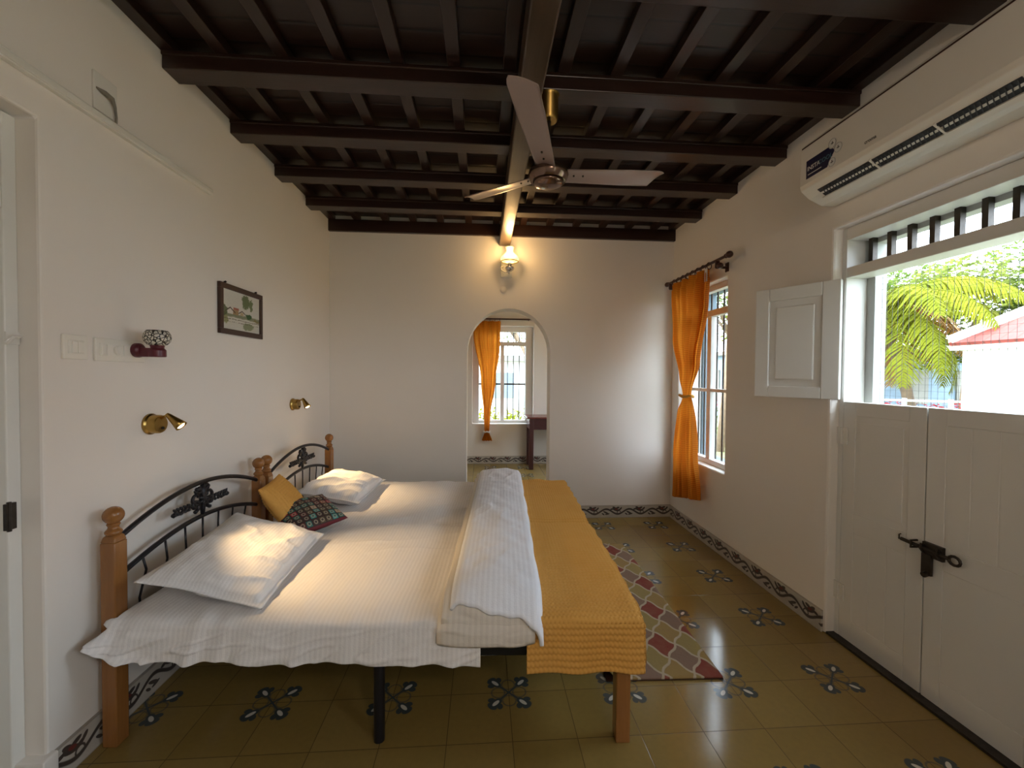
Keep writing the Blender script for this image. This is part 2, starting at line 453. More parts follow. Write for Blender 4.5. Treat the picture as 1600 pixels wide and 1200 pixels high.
# back wall with arch
ax0, ax1, zs, zt = -.155, .660, 1.63, 2.062
cx, rx = (ax0+ax1)/2, (ax1-ax0)/2
arc = [(cx-rx*math.cos(t), zs+(zt-zs)*math.sin(t)) for t in [PI*k/28 for k in range(29)]]
mb = MB(); b = mb.b
def archwall():
    layers = []
    for y in (YB, YB+.20):
        bot = [(ax0, 0)]+arc+[(ax1, 0)]
        top = [(XL, 0)]+[(XL+(XR-XL)*k/28, ZC) for k in range(29)]+[(XR, 0)]
        layers.append(([b.verts.new((p[0], y, p[1])) for p in bot], [b.verts.new((p[0], y, p[1])) for p in top]))
    for bo, to in layers:
        for k in range(len(bo)-1): b.faces.new((bo[k], bo[k+1], to[k+1], to[k]))
    (b0, t0), (b1, t1) = layers
    for k in range(len(b0)-1): b.faces.new((b0[k], b1[k], b1[k+1], b0[k+1]))
    for k in range(len(t0)-1): b.faces.new((t0[k], t0[k+1], t1[k+1], t1[k]))
archwall()
o = mb.build('wall_back', 'plaster'); struct(o, 'off white plaster wall pierced by a round arch')
# white rounded lip round the arch
mb = MB()
path = [(ax0, 0)]+[(ax0, z) for z in (.5, 1.0, 1.4)]+arc+[(ax1, z) for z in (1.4, 1.0, .5, 0)]
for k in range(len(path)-1):
    pass
W2 = (-.163, .808, .638, 2.195)
mb = MB()
wall_cells(mb, [XL-.25, W2[0], W2[1], XO], [0, W2[2], W2[3], ZC], lambda u, z: not (W2[0] < u < W2[1] and W2[2] < z < W2[3]), Y2, Y2+.22, 'xz')
struct(mb.build('wall_far', 'plaster', bevel=.01), 'plaster wall of the room beyond the arch with a barred window')

# ceiling: boards with joists and beams
ce = struct(MB().box(XL-.25, XO, YF-.2, Y2+.22, ZC, ZC+.15).build('ceiling', 'ceiling_board'), 'dark brown timber plank ceiling')
for x in [-1.425, -1.189, -.925, -.667, -.409, -.145, .117, .377, .633, .894, 1.155, 1.415, 1.675, 1.862]:
    MB().box(x-.030, x+.030, YF, YB, 2.860, ZC).build('joist', 'ceiling_joist', ce, bevel=.003)
for k in range(-6, 4):
    y = 2.09+.515*k-(.085 if k < 0 else 0)
    o = MB()
    o.box(XL, XR, y-.055, y+.055, 2.785, 2.862)
    o.box(XL, XR, y-.062, y-.050, 2.842, 2.862)
    o.build('beam', 'ceiling_beam', ce, bevel=.004)
MB().box(XL, XR, YB-.035, YB, 2.752, 2.862).build('beam', 'ceiling_beam', ce, bevel=.004)
MB().box(.150, .256, YF, YB, 2.662, 2.787).build('long_beam', 'long_beam', ce, bevel=.008)
for k in range(4):
    MB().box(XL, XR, 4.7+.52*k, 4.8+.52*k, 2.79, ZC).build('beam', 'ceiling_beam', ce, bevel=.004)
# ledge plaster at floor: baseboards
struct(MB().box(XL, XL+.012, 1.495, YB, 0, .122).build('baseboard_left', 'border_y'), 'vine patterned border tiles along the bed wall')
struct(MB().box(XL, ax0, YB-.012, YB, 0, .122).build('baseboard_back_left', 'border_x'), 'vine patterned border tiles left of the arch')
struct(MB().box(ax1, XR, YB-.012, YB, 0, .122).build('baseboard_back_right', 'border_x'), 'vine patterned border tiles right of the arch')
struct(MB().box(XR-.012, XR, DY1+.012, YB, 0, .122).box(XR-.012, XR, YF, DY0-.012, 0, .122).build('baseboard_right', 'border_y', bevel=.003), 'vine patterned border tiles along the window wall')
struct(MB().box(XL, XR, Y2-.012, Y2, 0, .122).build('baseboard_far', 'border_x'), 'vine patterned border tiles in the room beyond the arch')
struct(MB().box(XL, XL+.012, YF, .70, 0, .122).build('baseboard_left_near', 'border_y'), 'vine patterned border tiles near the left door')

# ------------------------------------------------------------ door_1: split door in the right wall
d1 = struct(empty('door_1', (1.97, 1.718, 0)), 'white split door, lower leaves bolted, upper part open')
def L(o, parent):  # parent keeping world position
    o.parent = parent; o.matrix_parent_inverse = Matrix.Translation(parent.location).inverted() if parent.type == 'EMPTY' and parent.rotation_euler[2] == 0 else Matrix.Identity(4)
    return o
fx0, fx1 = 1.945, 2.065
mb = MB()
mb.box(fx0, fx1, DY1-.028, DY1+.0, 0, DZ)                     # far jamb
mb.box(fx0, fx1, DY0, DY0+.028, 0, DZ)
mb.box(fx0, fx1, DY0+.028, DY1-.028, DZ-.065, DZ)                       # head
mb.box(fx0, fx1, DY0+.028, DY1-.028, 1.948, 2.003)                      # transom rail
L(mb.build('door_frame', 'white_paint', bevel=.003), d1)
mb = MB()
mb.box(2.065, XO, DY0+.05, DY1-.075, 2.125, DZ).box(2.065, XO, DY1-.075, DY1, 0, DZ).box(2.065, XO, DY0, DY0+.05, 0, DZ)
L(mb.build('outer_jamb', 'outer_wall'), d1)
for y in [2.105-.1015*k for k in range(9)]:
    L(MB().box(2.035, 2.062, y-.012, y+.012, 2.0, 2.155).build('transom_bar', 'old_iron'), d1)
mb = MB()
for k in range(30): mb.tube([(2.10, 1.30+.0285*k, 1.28), (2.10, 1.30+.0285*k, 1.95)], .0007, 4)
for k in range(22): mb.tube([(2.10, 1.29, 1.29+.031*k), (2.10, 2.11, 1.29+.031*k)], .0005, 4)
mb.tube([(2.10, 1.475, 1.28), (2.10, 1.475, 1.95)], .0022, 5).tube([(2.10, 1.425, 1.28), (2.10, 1.425, 1.95)], .0022, 5)
L(mb.build('window_wire', 'wire'), d1)
def leaf(y0, y1, full):
    ww = y1-y0; mb = MB()
    mb.box(1.9490, 1.985, y0+.055, y1-.055, .08, 1.24)            # sunken boards
    xf = 1.946
    mb.box(xf, 1.99, y0, y0+.075, .012, 1.285).box(xf, 1.99, y1-.075, y1, .012, 1.285)
    for za, zb in ((.012, .125), (1.215, 1.285), (.60, .70)): mb.box(xf, 1.99, y0+.075, y1-.075, za, zb)
    if full: mb.box(1.990, 1.996, y0-.03, y0+.03, .012, 1.285)
    o = L(mb.build('lower_leaf', 'white_paint', bevel=.002), d1)
    mb = MB()
    if full:
        n = 3; w2 = (y1-y0-.15)
        for k in range(n):
            a = y0+.075+w2*k/n
            mb.box(1.9475, 1.958, a+.0025, a+w2/n-.0025, .127, .598)
        mb.box(1.9460, 1.958, y0+.10, y1-.10, .735, 1.18)
    else:
        mb.box(1.9475, 1.958, y0+.077, y1-.077, .127, .598)
        for k in range(3):
            a = y0+.075+(y1-y0-.15)*k/3; mb.box(1.9480, 1.958, a+.002, a+(y1-y0-.15)/3-.002, .702, 1.213)
    mb.build('board_panel', 'white_paint', o, bevel=.0012)
leaf(1.722, 2.150, True); leaf(1.285, 1.716, False)
def hinge(z):
    mb = MB().box(1.938, 1.944, 2.118, 2.150, z-.045, z+.045).box(1.938, 1.944, 2.154, 2.180, z-.045, z+.045)
    for k in (-1, 1):
        for j in (-1, 1): mb.box(1.936, 1.939, 2.134+j*.01-.003, 2.134+j*.01+.003, z+k*.025-.003, z+k*.025+.003)
    mb.tube([(1.938, 2.152, z-.045), (1.938, 2.152, z+.045)], .006, 8)
    return mb
L(hinge(1.10).build('hinge', 'gloss_paint'), d1); L(hinge(.255).build('hinge', 'gloss_paint'), d1)
mb = MB()
def P(y, z, x=1.925): return (x, y, z)
mb.tube([P(1.800, .676), P(1.60, .668)], .0085, 8)
mb.box(1.930, 1.944, 1.630, 1.712, .640, .700)
for y in (1.705, 1.640): mb.tube([(1.943, y, .676), (1.915, y, .69), (1.912, y, .672), (1.93, y, .65), (1.943, y, .65)], .005, 6)
mb.tube([(1.925, 1.60+.0*k+.022*math.cos(t)-.02, .668+.018*math.sin(t)) for k, t in enumerate([2*PI*i/12 for i in range(13)])], .006, 6, cap=False)
mb.tube([(1.943, 1.745, .69), (1.912, 1.745, .69), (1.912, 1.745, .66), (1.943, 1.745, .66)], .005, 6)
mb.box(1.926, 1.938, 1.672, 1.712, .560, .650).tube([(1.93, 1.690, .565), (1.912, 1.690, .56)], .012, 8)
mb.tube([(1.943, 1.82, .69), (1.930, 1.815, .69), (1.930, 1.815, .67), (1.943, 1.82, .67)], .003, 6)
L(mb.build('bolt', 'old_iron', smooth='auto'), d1)
# open upper leaf, folded back into the room
sh = empty('upper_leaf', (1.915, 2.150, 1.295)); L(sh, d1)
dirv = Vector((1.685-1.915, 2.52-2.150, 0)); sh.rotation_euler = (0, 0, math.atan2(dirv.y, dirv.x))
mb = MB(); LW, LH, TH = .435, .650, .034     # local x along leaf, local y thickness (towards wall = -y)
mb.box(0, .085, -TH, 0, 0, LH).box(LW-.078, LW, -TH, 0, 0, LH).box(.085, LW-.078, -TH, 0, 0, .065).box(.085, LW-.078, -TH, 0, LH-.075, LH)
mb.box(.080, LW-.07, -TH+.010, -.014, .06, LH-.07)
sh_m = mb.build('leaf_board', 'white_paint', sh, bevel=.004)
MB().box(.122, LW-.112, -.016, -.003, .105, LH-.115).build('raised_panel', 'white_paint', sh_m, bevel=.008)
struct(MB().box(1.90, 1.99, DY0, DY1, 0, .012).build('trim_1', 'old_iron'), 'thin worn threshold under the split door')

# ------------------------------------------------------------ windows
def window_x(name, y0, y1, z0, z1, xc, label, tr=.83, mid=.42, frame='white_paint'):
    w = struct(empty(name, (xc, (y0+y1)/2, z0)), label)
    mb = MB(); t = .035
    mb.box(xc-.03, xc+.03, y0, y0+.05, z0, z1).box(xc-.03, xc+.03, y1-.05, y1, z0, z1).box(xc-.03, xc+.03, y0+.05, y1-.05, z0, z0+.055).box(xc-.03, xc+.03, y0+.05, y1-.05, z1-.05, z1)
    zt_ = z0+(z1-z0)*tr; zm = z0+(z1-z0)*mid; ym = (y0+y1)/2
    mb.box(xc-.03, xc+.03, y0+.05, y1-.05, zt_, zt_+.055).box(xc-.025, xc+.025, ym-.030, ym+.030, z0+.055, zt_)
    L(mb.build('window_frame', frame, bevel=.003), w)
    L(MB().box(xc-.02, xc+.02, y0+.05, y1-.05, zm-.014, zm+.014).build('middle_rail', 'white_paint', bevel=.002), w)
    for k in range(1, 8):
        y = y0+(y1-y0)*k/8
        L(MB().tube([(xc+.05, y, z0), (xc+.05, y, z1)], .008, 8).build('bar', 'old_iron'), w)
    L(MB().quad((xc+.02, y0+.04, z0+.04), (xc+.02, y1-.04, z0+.04), (xc+.02, y1-.04, zt_), (xc+.02, y0+.04, zt_)).build('pane', 'pane_glass'), w)
    return w
window_x('window_1', W1[0], W1[1], W1[2]-.01, W1[3], 2.0, 'tall barred window behind the orange curtain in the right wall')
window_x('fill_window_3', W3[0], W3[1], W3[2], W3[3], 2.0, 'barred window behind the viewer')  # added opening, never in view, brings fill daylight into the bedroom
window_x('fill_window_4', 5.0, 5.9, .65, 2.2, 2.0, 'barred window at the side of the far room')  # added too, unseen, to light the room beyond the arch
w2 = struct(empty('window_2', (.32, Y2+.15, W2[2])), 'tall barred window seen through the arch')
yc = Y2+.15; mb = MB(); x0, x1, z0, z1 = W2
mb.box(x0, x0+.10, yc-.03, yc+.03, z0, z1).box(x1-.12, x1, yc-.03, yc+.03, z0, z1).box(x0+.10, x1-.12, yc-.03, yc+.03, z0, z0+.045).box(x0+.10, x1-.12, yc-.03, yc+.03, z1-.085, z1)
mb.box(x0+.10, x1-.12, yc-.03, yc+.03, 1.885, 1.955).box(.285, .345, yc-.025, yc+.025, z0+.045, 1.885)
L(mb.build('window_frame', 'white_paint', bevel=.003), w2)
L(MB().box(x0+.1, x1-.12, yc-.015, yc+.015, 1.255, 1.28).build('middle_rail', 'old_iron'), w2)
for k in range(8): L(MB().tube([(.02+.0955*k, yc+.05, z0), (.02+.0955*k, yc+.05, z1)], .0075, 8).build('bar', 'old_iron'), w2)
L(MB().quad((x0+.1, yc+.01, z0+.04), (x1-.12, yc+.01, z0+.04), (x1-.12, yc+.01, 1.89), (x0+.1, yc+.01, 1.89)).build('pane', 'pane_glass'), w2)

mb = MB().box(XO, 2.25, W1[1]-.03, W1[1]+.07, W1[2]-.08, W1[3]+.08).box(XO, 2.25, W1[0]-.07, W1[0]+.03, W1[2]-.08, W1[3]+.08)
mb.box(XO, 2.25, W1[0]+.03, W1[1]-.03, W1[3], W1[3]+.08).box(XO, 2.25, W1[0]+.03, W1[1]-.03, W1[2]-.08, W1[2])
struct(mb.build('trim_3', 'outer_blue'), 'raised plaster surround on the outside of the side window')

# ------------------------------------------------------------ door_2: left wall, edge of frame
d2 = struct(empty('door_2', (XL-.1, 1.1, 0)), 'white painted door and frame at the left picture edge')
L(MB().box(-1.60, -1.517, 1.452, 1.495, 0, 2.235).box(-1.60, -1.517, .70, .742, 0, 2.235).box(-1.60, -1.517, .742, 1.452, 2.19, 2.235).box(-1.60, -1.517, .742, 1.452, 1.93, 2.0).build('door_frame', 'gloss_paint', bevel=.004), d2)
L(MB().box(-1.62, -1.585, .75, 1.448, .01, 1.93).build('door_leaf', 'white_paint', bevel=.003), d2)
L(MB().box(-1.585, -1.565, .80, 1.38, .12, .85).box(-1.585, -1.565, .80, 1.38, .98, 1.82).build('raised_panel', 'white_paint', bevel=.01), d2)
L(MB().box(-1.61, -1.59, .742, 1.452, 2.0, 2.19).build('fanlight_board', 'outdoor_grey'), d2)
L(MB().box(-1.518, -1.508, 1.440, 1.470, .905, .99).tube([(-1.51, 1.450, .90), (-1.51, 1.450, .995)], .006).build('hinge', 'old_iron'), d2)
L(MB().tube([(-1.52, 1.475, 1.525), (-1.49, 1.470, 1.525), (-1.488, 1.45, 1.522), (-1.49, 1.43, 1.50)], .005).box(-1.518, -1.512, 1.452, 1.492, 1.50, 1.54).build('latch', 'gloss_paint'), d2)
struct(MB().box(XL-.16, XL+.02, 1.46, 1.515, 0, .128).build('trim_2', 'plaster', bevel=.006), 'low plaster plinth at the foot of the left door reveal')

# ------------------------------------------------------------ beds
BR = -math.radians(2.8)
def Bm(x, y): return Matrix.Translation((x, y, 0)) @ Matrix.Rotation(BR, 4, 'Z')
B1 = Bm(-1.39, 1.685)
def make_bed(loc, label, LEN=1.94, WD=.945):
    r = empty('single_bed', (loc[0], loc[1], 0), BR); tag(r, label, 'bed')
    for b_ in (0, WD):
        # head post: square shaft with chamfered shoulder, neck ring and ball
        mb = MB(); s = .0275
        mb.box(-s, s, b_-s, b_+s, 0, .775)
        T = Matrix.Translation((0, b_, 0)) @ Matrix.Rotation(PI/4, 4, 'Z')
        mb.lathe([(s*1.414, .775), (.030, .797), (.019, .802)], 4, T)
        T = Matrix.Translation((0, b_, 0))
        mb.lathe([(.020, .798), (.027, .806), (.027, .814), (.018, .822), (.016, .832), (.022, .838), (.018, .846)], 18, T)
        mb.lathe([(max(.001, .033*math.sin(t)), .873-.033*math.cos(t)) for t in [PI*k/12 for k in range(13)]], 20, T)
        mb.build('head_post', 'post_wood', r, smooth='auto', bevel=.004)
        MB().box(LEN-s, LEN+s, b_-s, b_+s, 0, .47).build('foot_post', 'post_wood', r, bevel=.004)
        MB().box(s, LEN-s, b_-.014, b_+.014, .335, .395).build('side_rail', 'rail_black', r, bevel=.004)
    MB().box(-.012, .012, s, WD-s, .33, .40).build('head_rail', 'rail_black', r)
    MB().box(LEN-.012, LEN+.012, s, WD-s, .33, .40).build('foot_rail', 'rail_black', r)
    mb = MB()
    for k in range(12): a = .1+.158*k; mb.box(a, a+.05, .01, WD-.01, .375, .387)
    mb.build('slat_base', 'rail_black', r)
    for b_ in (.0, WD):
        MB().tube([(1.0, b_, 0), (1.0, b_, .34)], .021, 12).build('middle_leg', 'iron', r, smooth='auto')
    def arcz(t, ze, zp): return ze+(zp-ze)*math.sin(PI*t)**.85
    n = 28
    for ze, zp, rad in ((.765, .880, .0105), (.620, .715, .0105)):
        MB().tube([(0, .0+WD*k/n, arcz(k/n, ze, zp)) for k in range(n+1)], rad, 10).build('arch_tube', 'iron', r, smooth=True)
    mb = MB()
    for k in range(1, 8):
        t = k/8; y = WD*t; zt_ = arcz(t, .62, .715); out = (t-.5)*.07
        mb.tube([(0, y, .40), (0, y+out*.3, .50), (0, y-out, .60), (0, y-out*.3, zt_)], .0045, 6)
    mb.build('spindle', 'iron', r, smooth=True)
    # cast scroll ornament
    mb = MB(); c = Vector((0, WD/2, .797))
    def scroll(cy, cz, rad, a0, turns, sg, th=.0095):
        pts = []
        for k in range(26):
            q = k/25; a = a0+sg*q*turns*2*PI; rr = rad*(1-.75*q); pts.append((c.x, c.y+cy+rr*math.cos(a), c.z+cz+rr*math.sin(a)))
        mb.tube(pts, [th*(1-.3*k/25) for k in range(26)], 6)
    for sg in (-1, 1):
        scroll(sg*.042, .012, .044, PI/2, 1.25, sg); scroll(sg*.052, -.022, .030, -PI/2, 1.1, -sg); scroll(sg*.025, .05, .020, PI, 1.0, -sg)
        mb.tube([(0, c.y+sg*q*.175, c.z-.012+.010*math.sin(q*14)-.012*q) for q in [k/14 for k in range(2, 15)]], .006, 6)
        for q in (.085, .108, .130, .150, .168):
            for s2 in (-1, 1):
                mb.tube([(0, c.y+sg*q, c.z-.016), (0, c.y+sg*(q+.006), c.z-.016+s2*.012), (0, c.y+sg*(q+.016), c.z-.014+s2*.016)], [.004, .008, .003], 6)
        mb.lathe([(.001, -.012), (.009, -.006), (.011, 0), (.009, .006), (.001, .012)], 8, Matrix.Translation((0, c.y+sg*.182, c.z-.024)))
    mb.tube([(0, c.y, c.z-.085), (0, c.y, c.z-.03), (0, c.y, c.z+.03), (0, c.y, c.z+.075)], [.008, .014, .016, .009], 8)
    for k in range(7):
        a = 2*PI*k/7; mb.tube([(.004, c.y, c.z), (.006, c.y+.02*math.cos(a), c.z+.022*math.sin(a)), (.002, c.y+.034*math.cos(a), c.z+.036*math.sin(a))], [.006, .010, .003], 6)
    mb.build('scroll_ornament', 'iron', r, smooth=True)
    return r
make_bed((-1.39, 1.685), 'near single bed with wooden ball posts and black scrolled headboard')
def bl(a, b_, z=0): return B1 @ Vector((a, b_, z))
p2 = bl(0, 1.03); make_bed((p2.x, p2.y), 'far single bed pushed against the near one, beside the back wall')
def put(o, m): o.matrix_world = m; return o
for b0, lab in ((.0, 'thin mattress of the near bed under the white sheet'), (1.03, 'thin mattress of the far bed under the white sheet')):
    o = MB().box(.045, 1.925, b0+.0, b0+.945, .40, .492).build('mattress', 'mattress', bevel=.03); tag(o, lab, 'mattress'); put(o, B1)

def nz(x, y, z=0): return noise.noise(Vector((x, y, z)))
SEAM = .985
def ridge(x, y, sd, w=3.6): return max(0, 1-abs(nz(x, y, sd))*w)**2
def topz(a, b_): return .502-.022*math.exp(-((b_-SEAM)/.05)**2)+.006*nz(a*3, b_*3)
def drape(b0, b1, zlo0, zlo1, rad=.045):
    """cross-section of a cloth over the bed: (b, z, hang fraction) for v in 0..1"""
    h0 = .50-zlo0; h1 = .50-zlo1; Ls = [h0, b1-b0, h1]; T = sum(Ls)
    def f(v):
        s = v*T
        if s < h0:
            q = s/h0; z = zlo0+(.50-rad*.3-zlo0)*q; return b0, z, 1-q, 0
        s -= h0
        if s < b1-b0:
            d = min(s, b1-b0-s); drop = 0
            if d < rad: drop = rad*.30*(1-(1-(1-d/rad)**2)**.5)*3
            return b0+s, .50-min(drop, rad)*.35, 0, 1
        s -= b1-b0; q = s/h1; return b1, (.50-rad*.3)-(.50-rad*.3-zlo1)*q, q, 2
    return f
# ---- fitted white sheet over both beds
def sheet():
    f = drape(-.048, 2.03, .355, .40, .10)
    def F(u, v):
        b_, z, h, reg = f(v); A1 = 1.392
        a0 = .036
        if reg == 0: a0 = .036-.034*min(1, (h+.25)*1.2) if h > 0 else .01
        if reg == 1 and b_ < -.030: a0 = .0
        a = a0+(A1-a0)*u
        if reg == 1:
            z = z+topz(a, b_)-.502
            z += .006*nz(a*5+3, b_*14, 2)*math.exp(-((b_-1.2)/.3)**2)+.003*nz(a*14, b_*5, 7)
            z += .010*max(0, nz(a*2.5, b_*6, 5))
            msk = max(0, nz(a*1.7, b_*1.7, 21)+.25)
            z += .009*msk*ridge(a*2.2+b_*.8, b_*5.5-a, 31)+.005*msk*ridge(a*6, b_*3+a*2, 37)
            z += .008*math.exp(-((a-1.05)/.3)**2)*ridge(a*1.2+b_*1.5, b_*6-a*2.5, 41)*(b_ > .9)
        # soft folds that run from the edge of the top down the hanging side
        e = h if reg == 0 else (-.0)
        near = 1 if reg == 0 else (math.exp(-((b_+.03)/.09)**2) if reg == 1 else 0)
        ph = a*44+5.0*nz(a*5, 1)+(1-near)*4+(h*1.6 if reg == 0 else 0)
        amp = .35+.65*math.exp(-(a/.40)**2)
        crest = math.sin(ph)*.5+.35*math.sin(ph*.43+1)+.8*nz(a*11, b_*6, 3)
        if reg == 1: z += near*amp*.011*crest
        if reg == 0:
            b_ -= (.25+h)*amp*.020*(.9+crest+1.0*ridge(a*7+h*2, h*1.4-a*2, 51))+h*.010
            z += .004*near*amp*crest*(1-h)
            z += h*(.085*math.exp(-((a+.02)/.07)**2) + .004*math.sin(a*17) - .022*max(0, min(1, (a-.2)/1.1)) + .005*nz(a*9, 0))
            corner = math.exp(-((a+.02)/.07)**2)*h
            b_ -= .030*corner; a += -.012*corner
        if reg == 2: b_ += h*(.02+.01*math.sin(a*30))
        return (a, b_, z)
    mb = MB(); mb.grid(F, 330, 420)
    o = mb.build('bed_sheet', 'sheet', smooth=True, solid=.003); put(o, B1)
    tag(o, 'white striped bed sheet spread over both beds and hanging at the side', 'bed sheet')
sheet()

# ---- mustard blanket across the foot
def blanket():
    f = drape(-.060, 2.035, .308, .32, .08)
    a0_, a1_ = 1.565, 2.005
    def F(u, v):
        b_, z, h, reg = f(v); Lt = a1_-a0_+.16; s = u*Lt
        a = a0_+s; dz = 0; ha = 0
        if a > a1_:
            ha = (a-a1_)/.16; dz = -(a-a1_)*.97; a = a1_+.012*math.sin(ha*1.6)+ (.004*math.sin(b_*40) if reg == 1 else 0)
        elif a > a1_-.03: dz = -.008*((a-a1_+.03)/.03)**2
        rib = .0030*(math.sin(s*2*PI/.0165+1.5*nz(a*8, b_*8))*math.sin(v*2.6*2*PI/.026)+.9*math.sin(v*2.6*2*PI/.026))
        wr = .007*nz(a*6, b_*5, 9)+.004*nz(a*16, b_*13, 4)+.007*ridge(a*3+b_*2, b_*4-a*4, 71)*max(0, .3+nz(a*3, b_*2, 72))*1.5
        if reg == 1:
            z = z+.012+dz+rib+wr-.022*math.exp(-((b_-SEAM)/.04)**2)
            z += .010*math.sin(PI*min(1, max(0, b_/1.0)))
        if reg == 0:
            b_ -= h*.012+rib+.004*math.sin(a*26+1)*h; 
            z += .012*(1-h)
            if ha > 0: z = max(z, .285)+0; b_ += ha*.02*h; z = z*(1-0)  # corner keeps hanging
            z += .004*math.sin(a*31)*h
        if reg == 2:
            b_ += h*.02+rib
        if reg != 1 and ha > 0: a -= .010*ha
        return (a, b_, z)
    mb = MB(); mb.grid(F, 150, 640)
    o = mb.build('bedspread', 'mustard', smooth=True, solid=.004); put(o, B1)
    tag(o, 'mustard waffle weave bedspread across the foot of both beds', 'bedspread')
blanket()

# ---- folded white duvet
def duvet():
    r = empty('folded_duvet'); r.matrix_world = B1; tag(r, 'folded white striped duvet lying across both beds', 'duvet')
    A0, A1, Bn, Bf = 1.235, 1.600, -.085, 1.97
    def layer(zb, zt_, a0, a1, bn, name, mat, seed, droop=.11):
        cb = 0
        def sec(b_):
            d = max(0, .05-b_)/.135            # 0..1 as it leans over the bed side
            far = max(0, b_-1.87)/.1
            return d, far
        def F(u, v):
            b_ = bn+(Bf-bn)*v; d, far = sec(b_)
            ang = u*2*PI; ca, sa = math.cos(ang), math.sin(ang)
            e = .55
            px = math.copysign(abs(ca)**e, ca); pz = math.copysign(abs(sa)**e, sa)
            wob = 1+.03*nz(v*8, seed)
            am = (a0+a1)/2; ah = (a1-a0)/2*wob
            ah *= 1+.03*math.exp(-(v/.12)**2)
            zm = (zb+zt_)/2; zh = (zt_-zb)/2*(1-.25*far)
            a = am+ah*px; z = zm+zh*pz
            if pz > 0: z += .007*nz(a*9, b_*4, seed)+.002*nz(a*18, b_*12, seed+2)+.010*math.cos((a-am)/ah*1.3)
            z -= droop*min(1, d)**1.5*(.75 if pz > 0 else 1.0)
            b2 = b_-.010*nz(a*12, z*30, seed)*(d > 0)
            endr = 1-min(1, (v/.012)) if v < .012 else 0
            return (a, b2+.0, z)
        mb = MB(); n1, n2 = 72, 150
        mb.grid(F, n1, n2, wrap=True)
        # close both ends
        for vv, inset in ((0, .012), (1, -.012)):
            ring = [Vector(F(i/n1, vv)) for i in range(n1)]; cen = sum(ring, Vector())/n1; cen.y += 0
            prev = [mb.b.verts.new(p) for p in ring]
            for q in (.8, .45, .0):
                if q > 0:
                    cur = [mb.b.verts.new(cen+(p-cen)*q-Vector((0, inset*(1-q)*1.2, 0))) for p in ring]
                    for i in range(n1): mb.b.faces.new((prev[i], prev[(i+1) % n1], cur[(i+1) % n1], cur[i]))
                    prev = cur
                else:
                    mb.b.faces.new(prev)
        bmesh.ops.remove_doubles(mb.b, verts=mb.b.verts, dist=.0004)
        return mb.build(name, mat, r, smooth=True)
    layer(.505, .545, A0, A1-.01, -.075, 'lower_fold', 'duvet_inner', 1)
    layer(.538, .580, A0+.015, A1-.005, -.060, 'middle_fold', 'duvet_inner', 5)
    # top layer: drapes over the top and the foot side edge
    def T(u, v):
        b0 = -.048-(.046*u/.8 if u < .8 else .046-(u-.8)*.20)+.006*math.sin(u*15)+.003*math.sin(u*37)
        b_ = b0+(Bf+.01-b0)*v
        d = max(0, .05-b_)/.135; s = u*.475; w = A1-(A0+.045)
        if s < w: a = A0+.045+s; z = .592+.016*math.sin(PI*s/w)-(.014*(1-s/.03)**2 if s < .03 else 0)
        else:
            q = (s-w)/(.475-w); a = A1+.020*math.sin(min(1, q*2)*PI/2); z = .590-q*.082
        z += .006*nz(a*10, b_*5, 11)+.005*nz(a*13+b_*5, b_*9, 12)+.0015*nz(a*30, b_*16, 12)+.007*ridge(a*4+b_*1.5, b_*5-a*4, 61)*max(0, .35+nz(a*3, b_*2, 62))*1.6
        z -= .095*min(1.2, d)**1.4*(.8+.4*min(1, u*1.2))
        a += .010*nz(b_*4, 3)*(u > .5)
        return (a, b_, z)
    mb = MB(); mb.grid(T, 80, 220)
    mb.build('top_fold', 'duvet', r, smooth=True, solid=.014)
duvet()

# ---- pillows and cushions
def pillow(name, mat, w, h, t, flange=.0, seed=0, wr=1.0, n=64, sharp=.5):
    mb = MB()
    def S_(side):
        def F(u, v):
            p, q = 2*u-1, 2*v-1
            pin = 1-.05*(1-abs(q)**2) if False else 1
            x = p*w/2*(1-.045*(1-q*q)*abs(p)**3); y = q*h/2*(1-.045*(1-p*p)*abs(q)**3)
            fw, fh = 1-2*flange/w, 1-2*flange/h
            pp, qq = min(1, abs(p)/fw), min(1, abs(q)/fh)
            k = max(0, (1-pp**2.6))**sharp*max(0, (1-qq**2.6))**sharp
            z = side*(t/2)*k
            if k > 0: z += side*wr*(.011*ridge(x*4+y*2, y*7-x*3, seed+20)*max(0, .3+nz(x*4, y*4, seed+2))*2+.010*nz(x*7, y*7, seed)+.005*nz(x*18, y*18, seed+3)+.004*nz(x*30*math.cos(seed)+y*9, y*6, seed))*min(1, k*3)
            z += wr*.006*nz(x*6, y*6, seed+9)
            return (x, y, z+side*.0022*min(1, (1-max(abs(p), abs(q)))*14))
        return F
    mb.grid(S_(1), n, n); mb.grid(S_(-1), n, n)
    o = mb.build(name, mat, smooth=True)
    bmo = bmesh.new(); bmo.from_mesh(o.data); bmesh.ops.remove_doubles(bmo, verts=bmo.verts, dist=.0008); bmesh.ops.recalc_face_normals(bmo, faces=bmo.faces); bmo.to_mesh(o.data); bmo.free()
    for p in o.data.polygons: p.use_smooth = True
    return o
def place(o, c, ex, ey):
    ex = Vector(ex).normalized(); ez = ex.cross(Vector(ey)).normalized(); ey = ez.cross(ex)
    m = Matrix((ex, ey, ez)).transposed().to_4x4(); m.translation = Vector(c); o.matrix_world = m
o = pillow('pillow', 'pillowcase', .47, .68, .11, .022, 1, 1.3)
place(o, (-1.070, 1.990, .592), (.50, .015, -.140), (.07, .66, .02)); tag(o, 'white striped pillow at the head of the near bed', 'pillow')
o = pillow('pillow', 'pillowcase', .44, .66, .15, .022, 4, 1.2)
place(o, (-1.02, 3.20, .585), (.45, -.02, -.08), (.03, .66, 0)); tag(o, 'white plump pillow at the head of the far bed by the back wall', 'pillow')
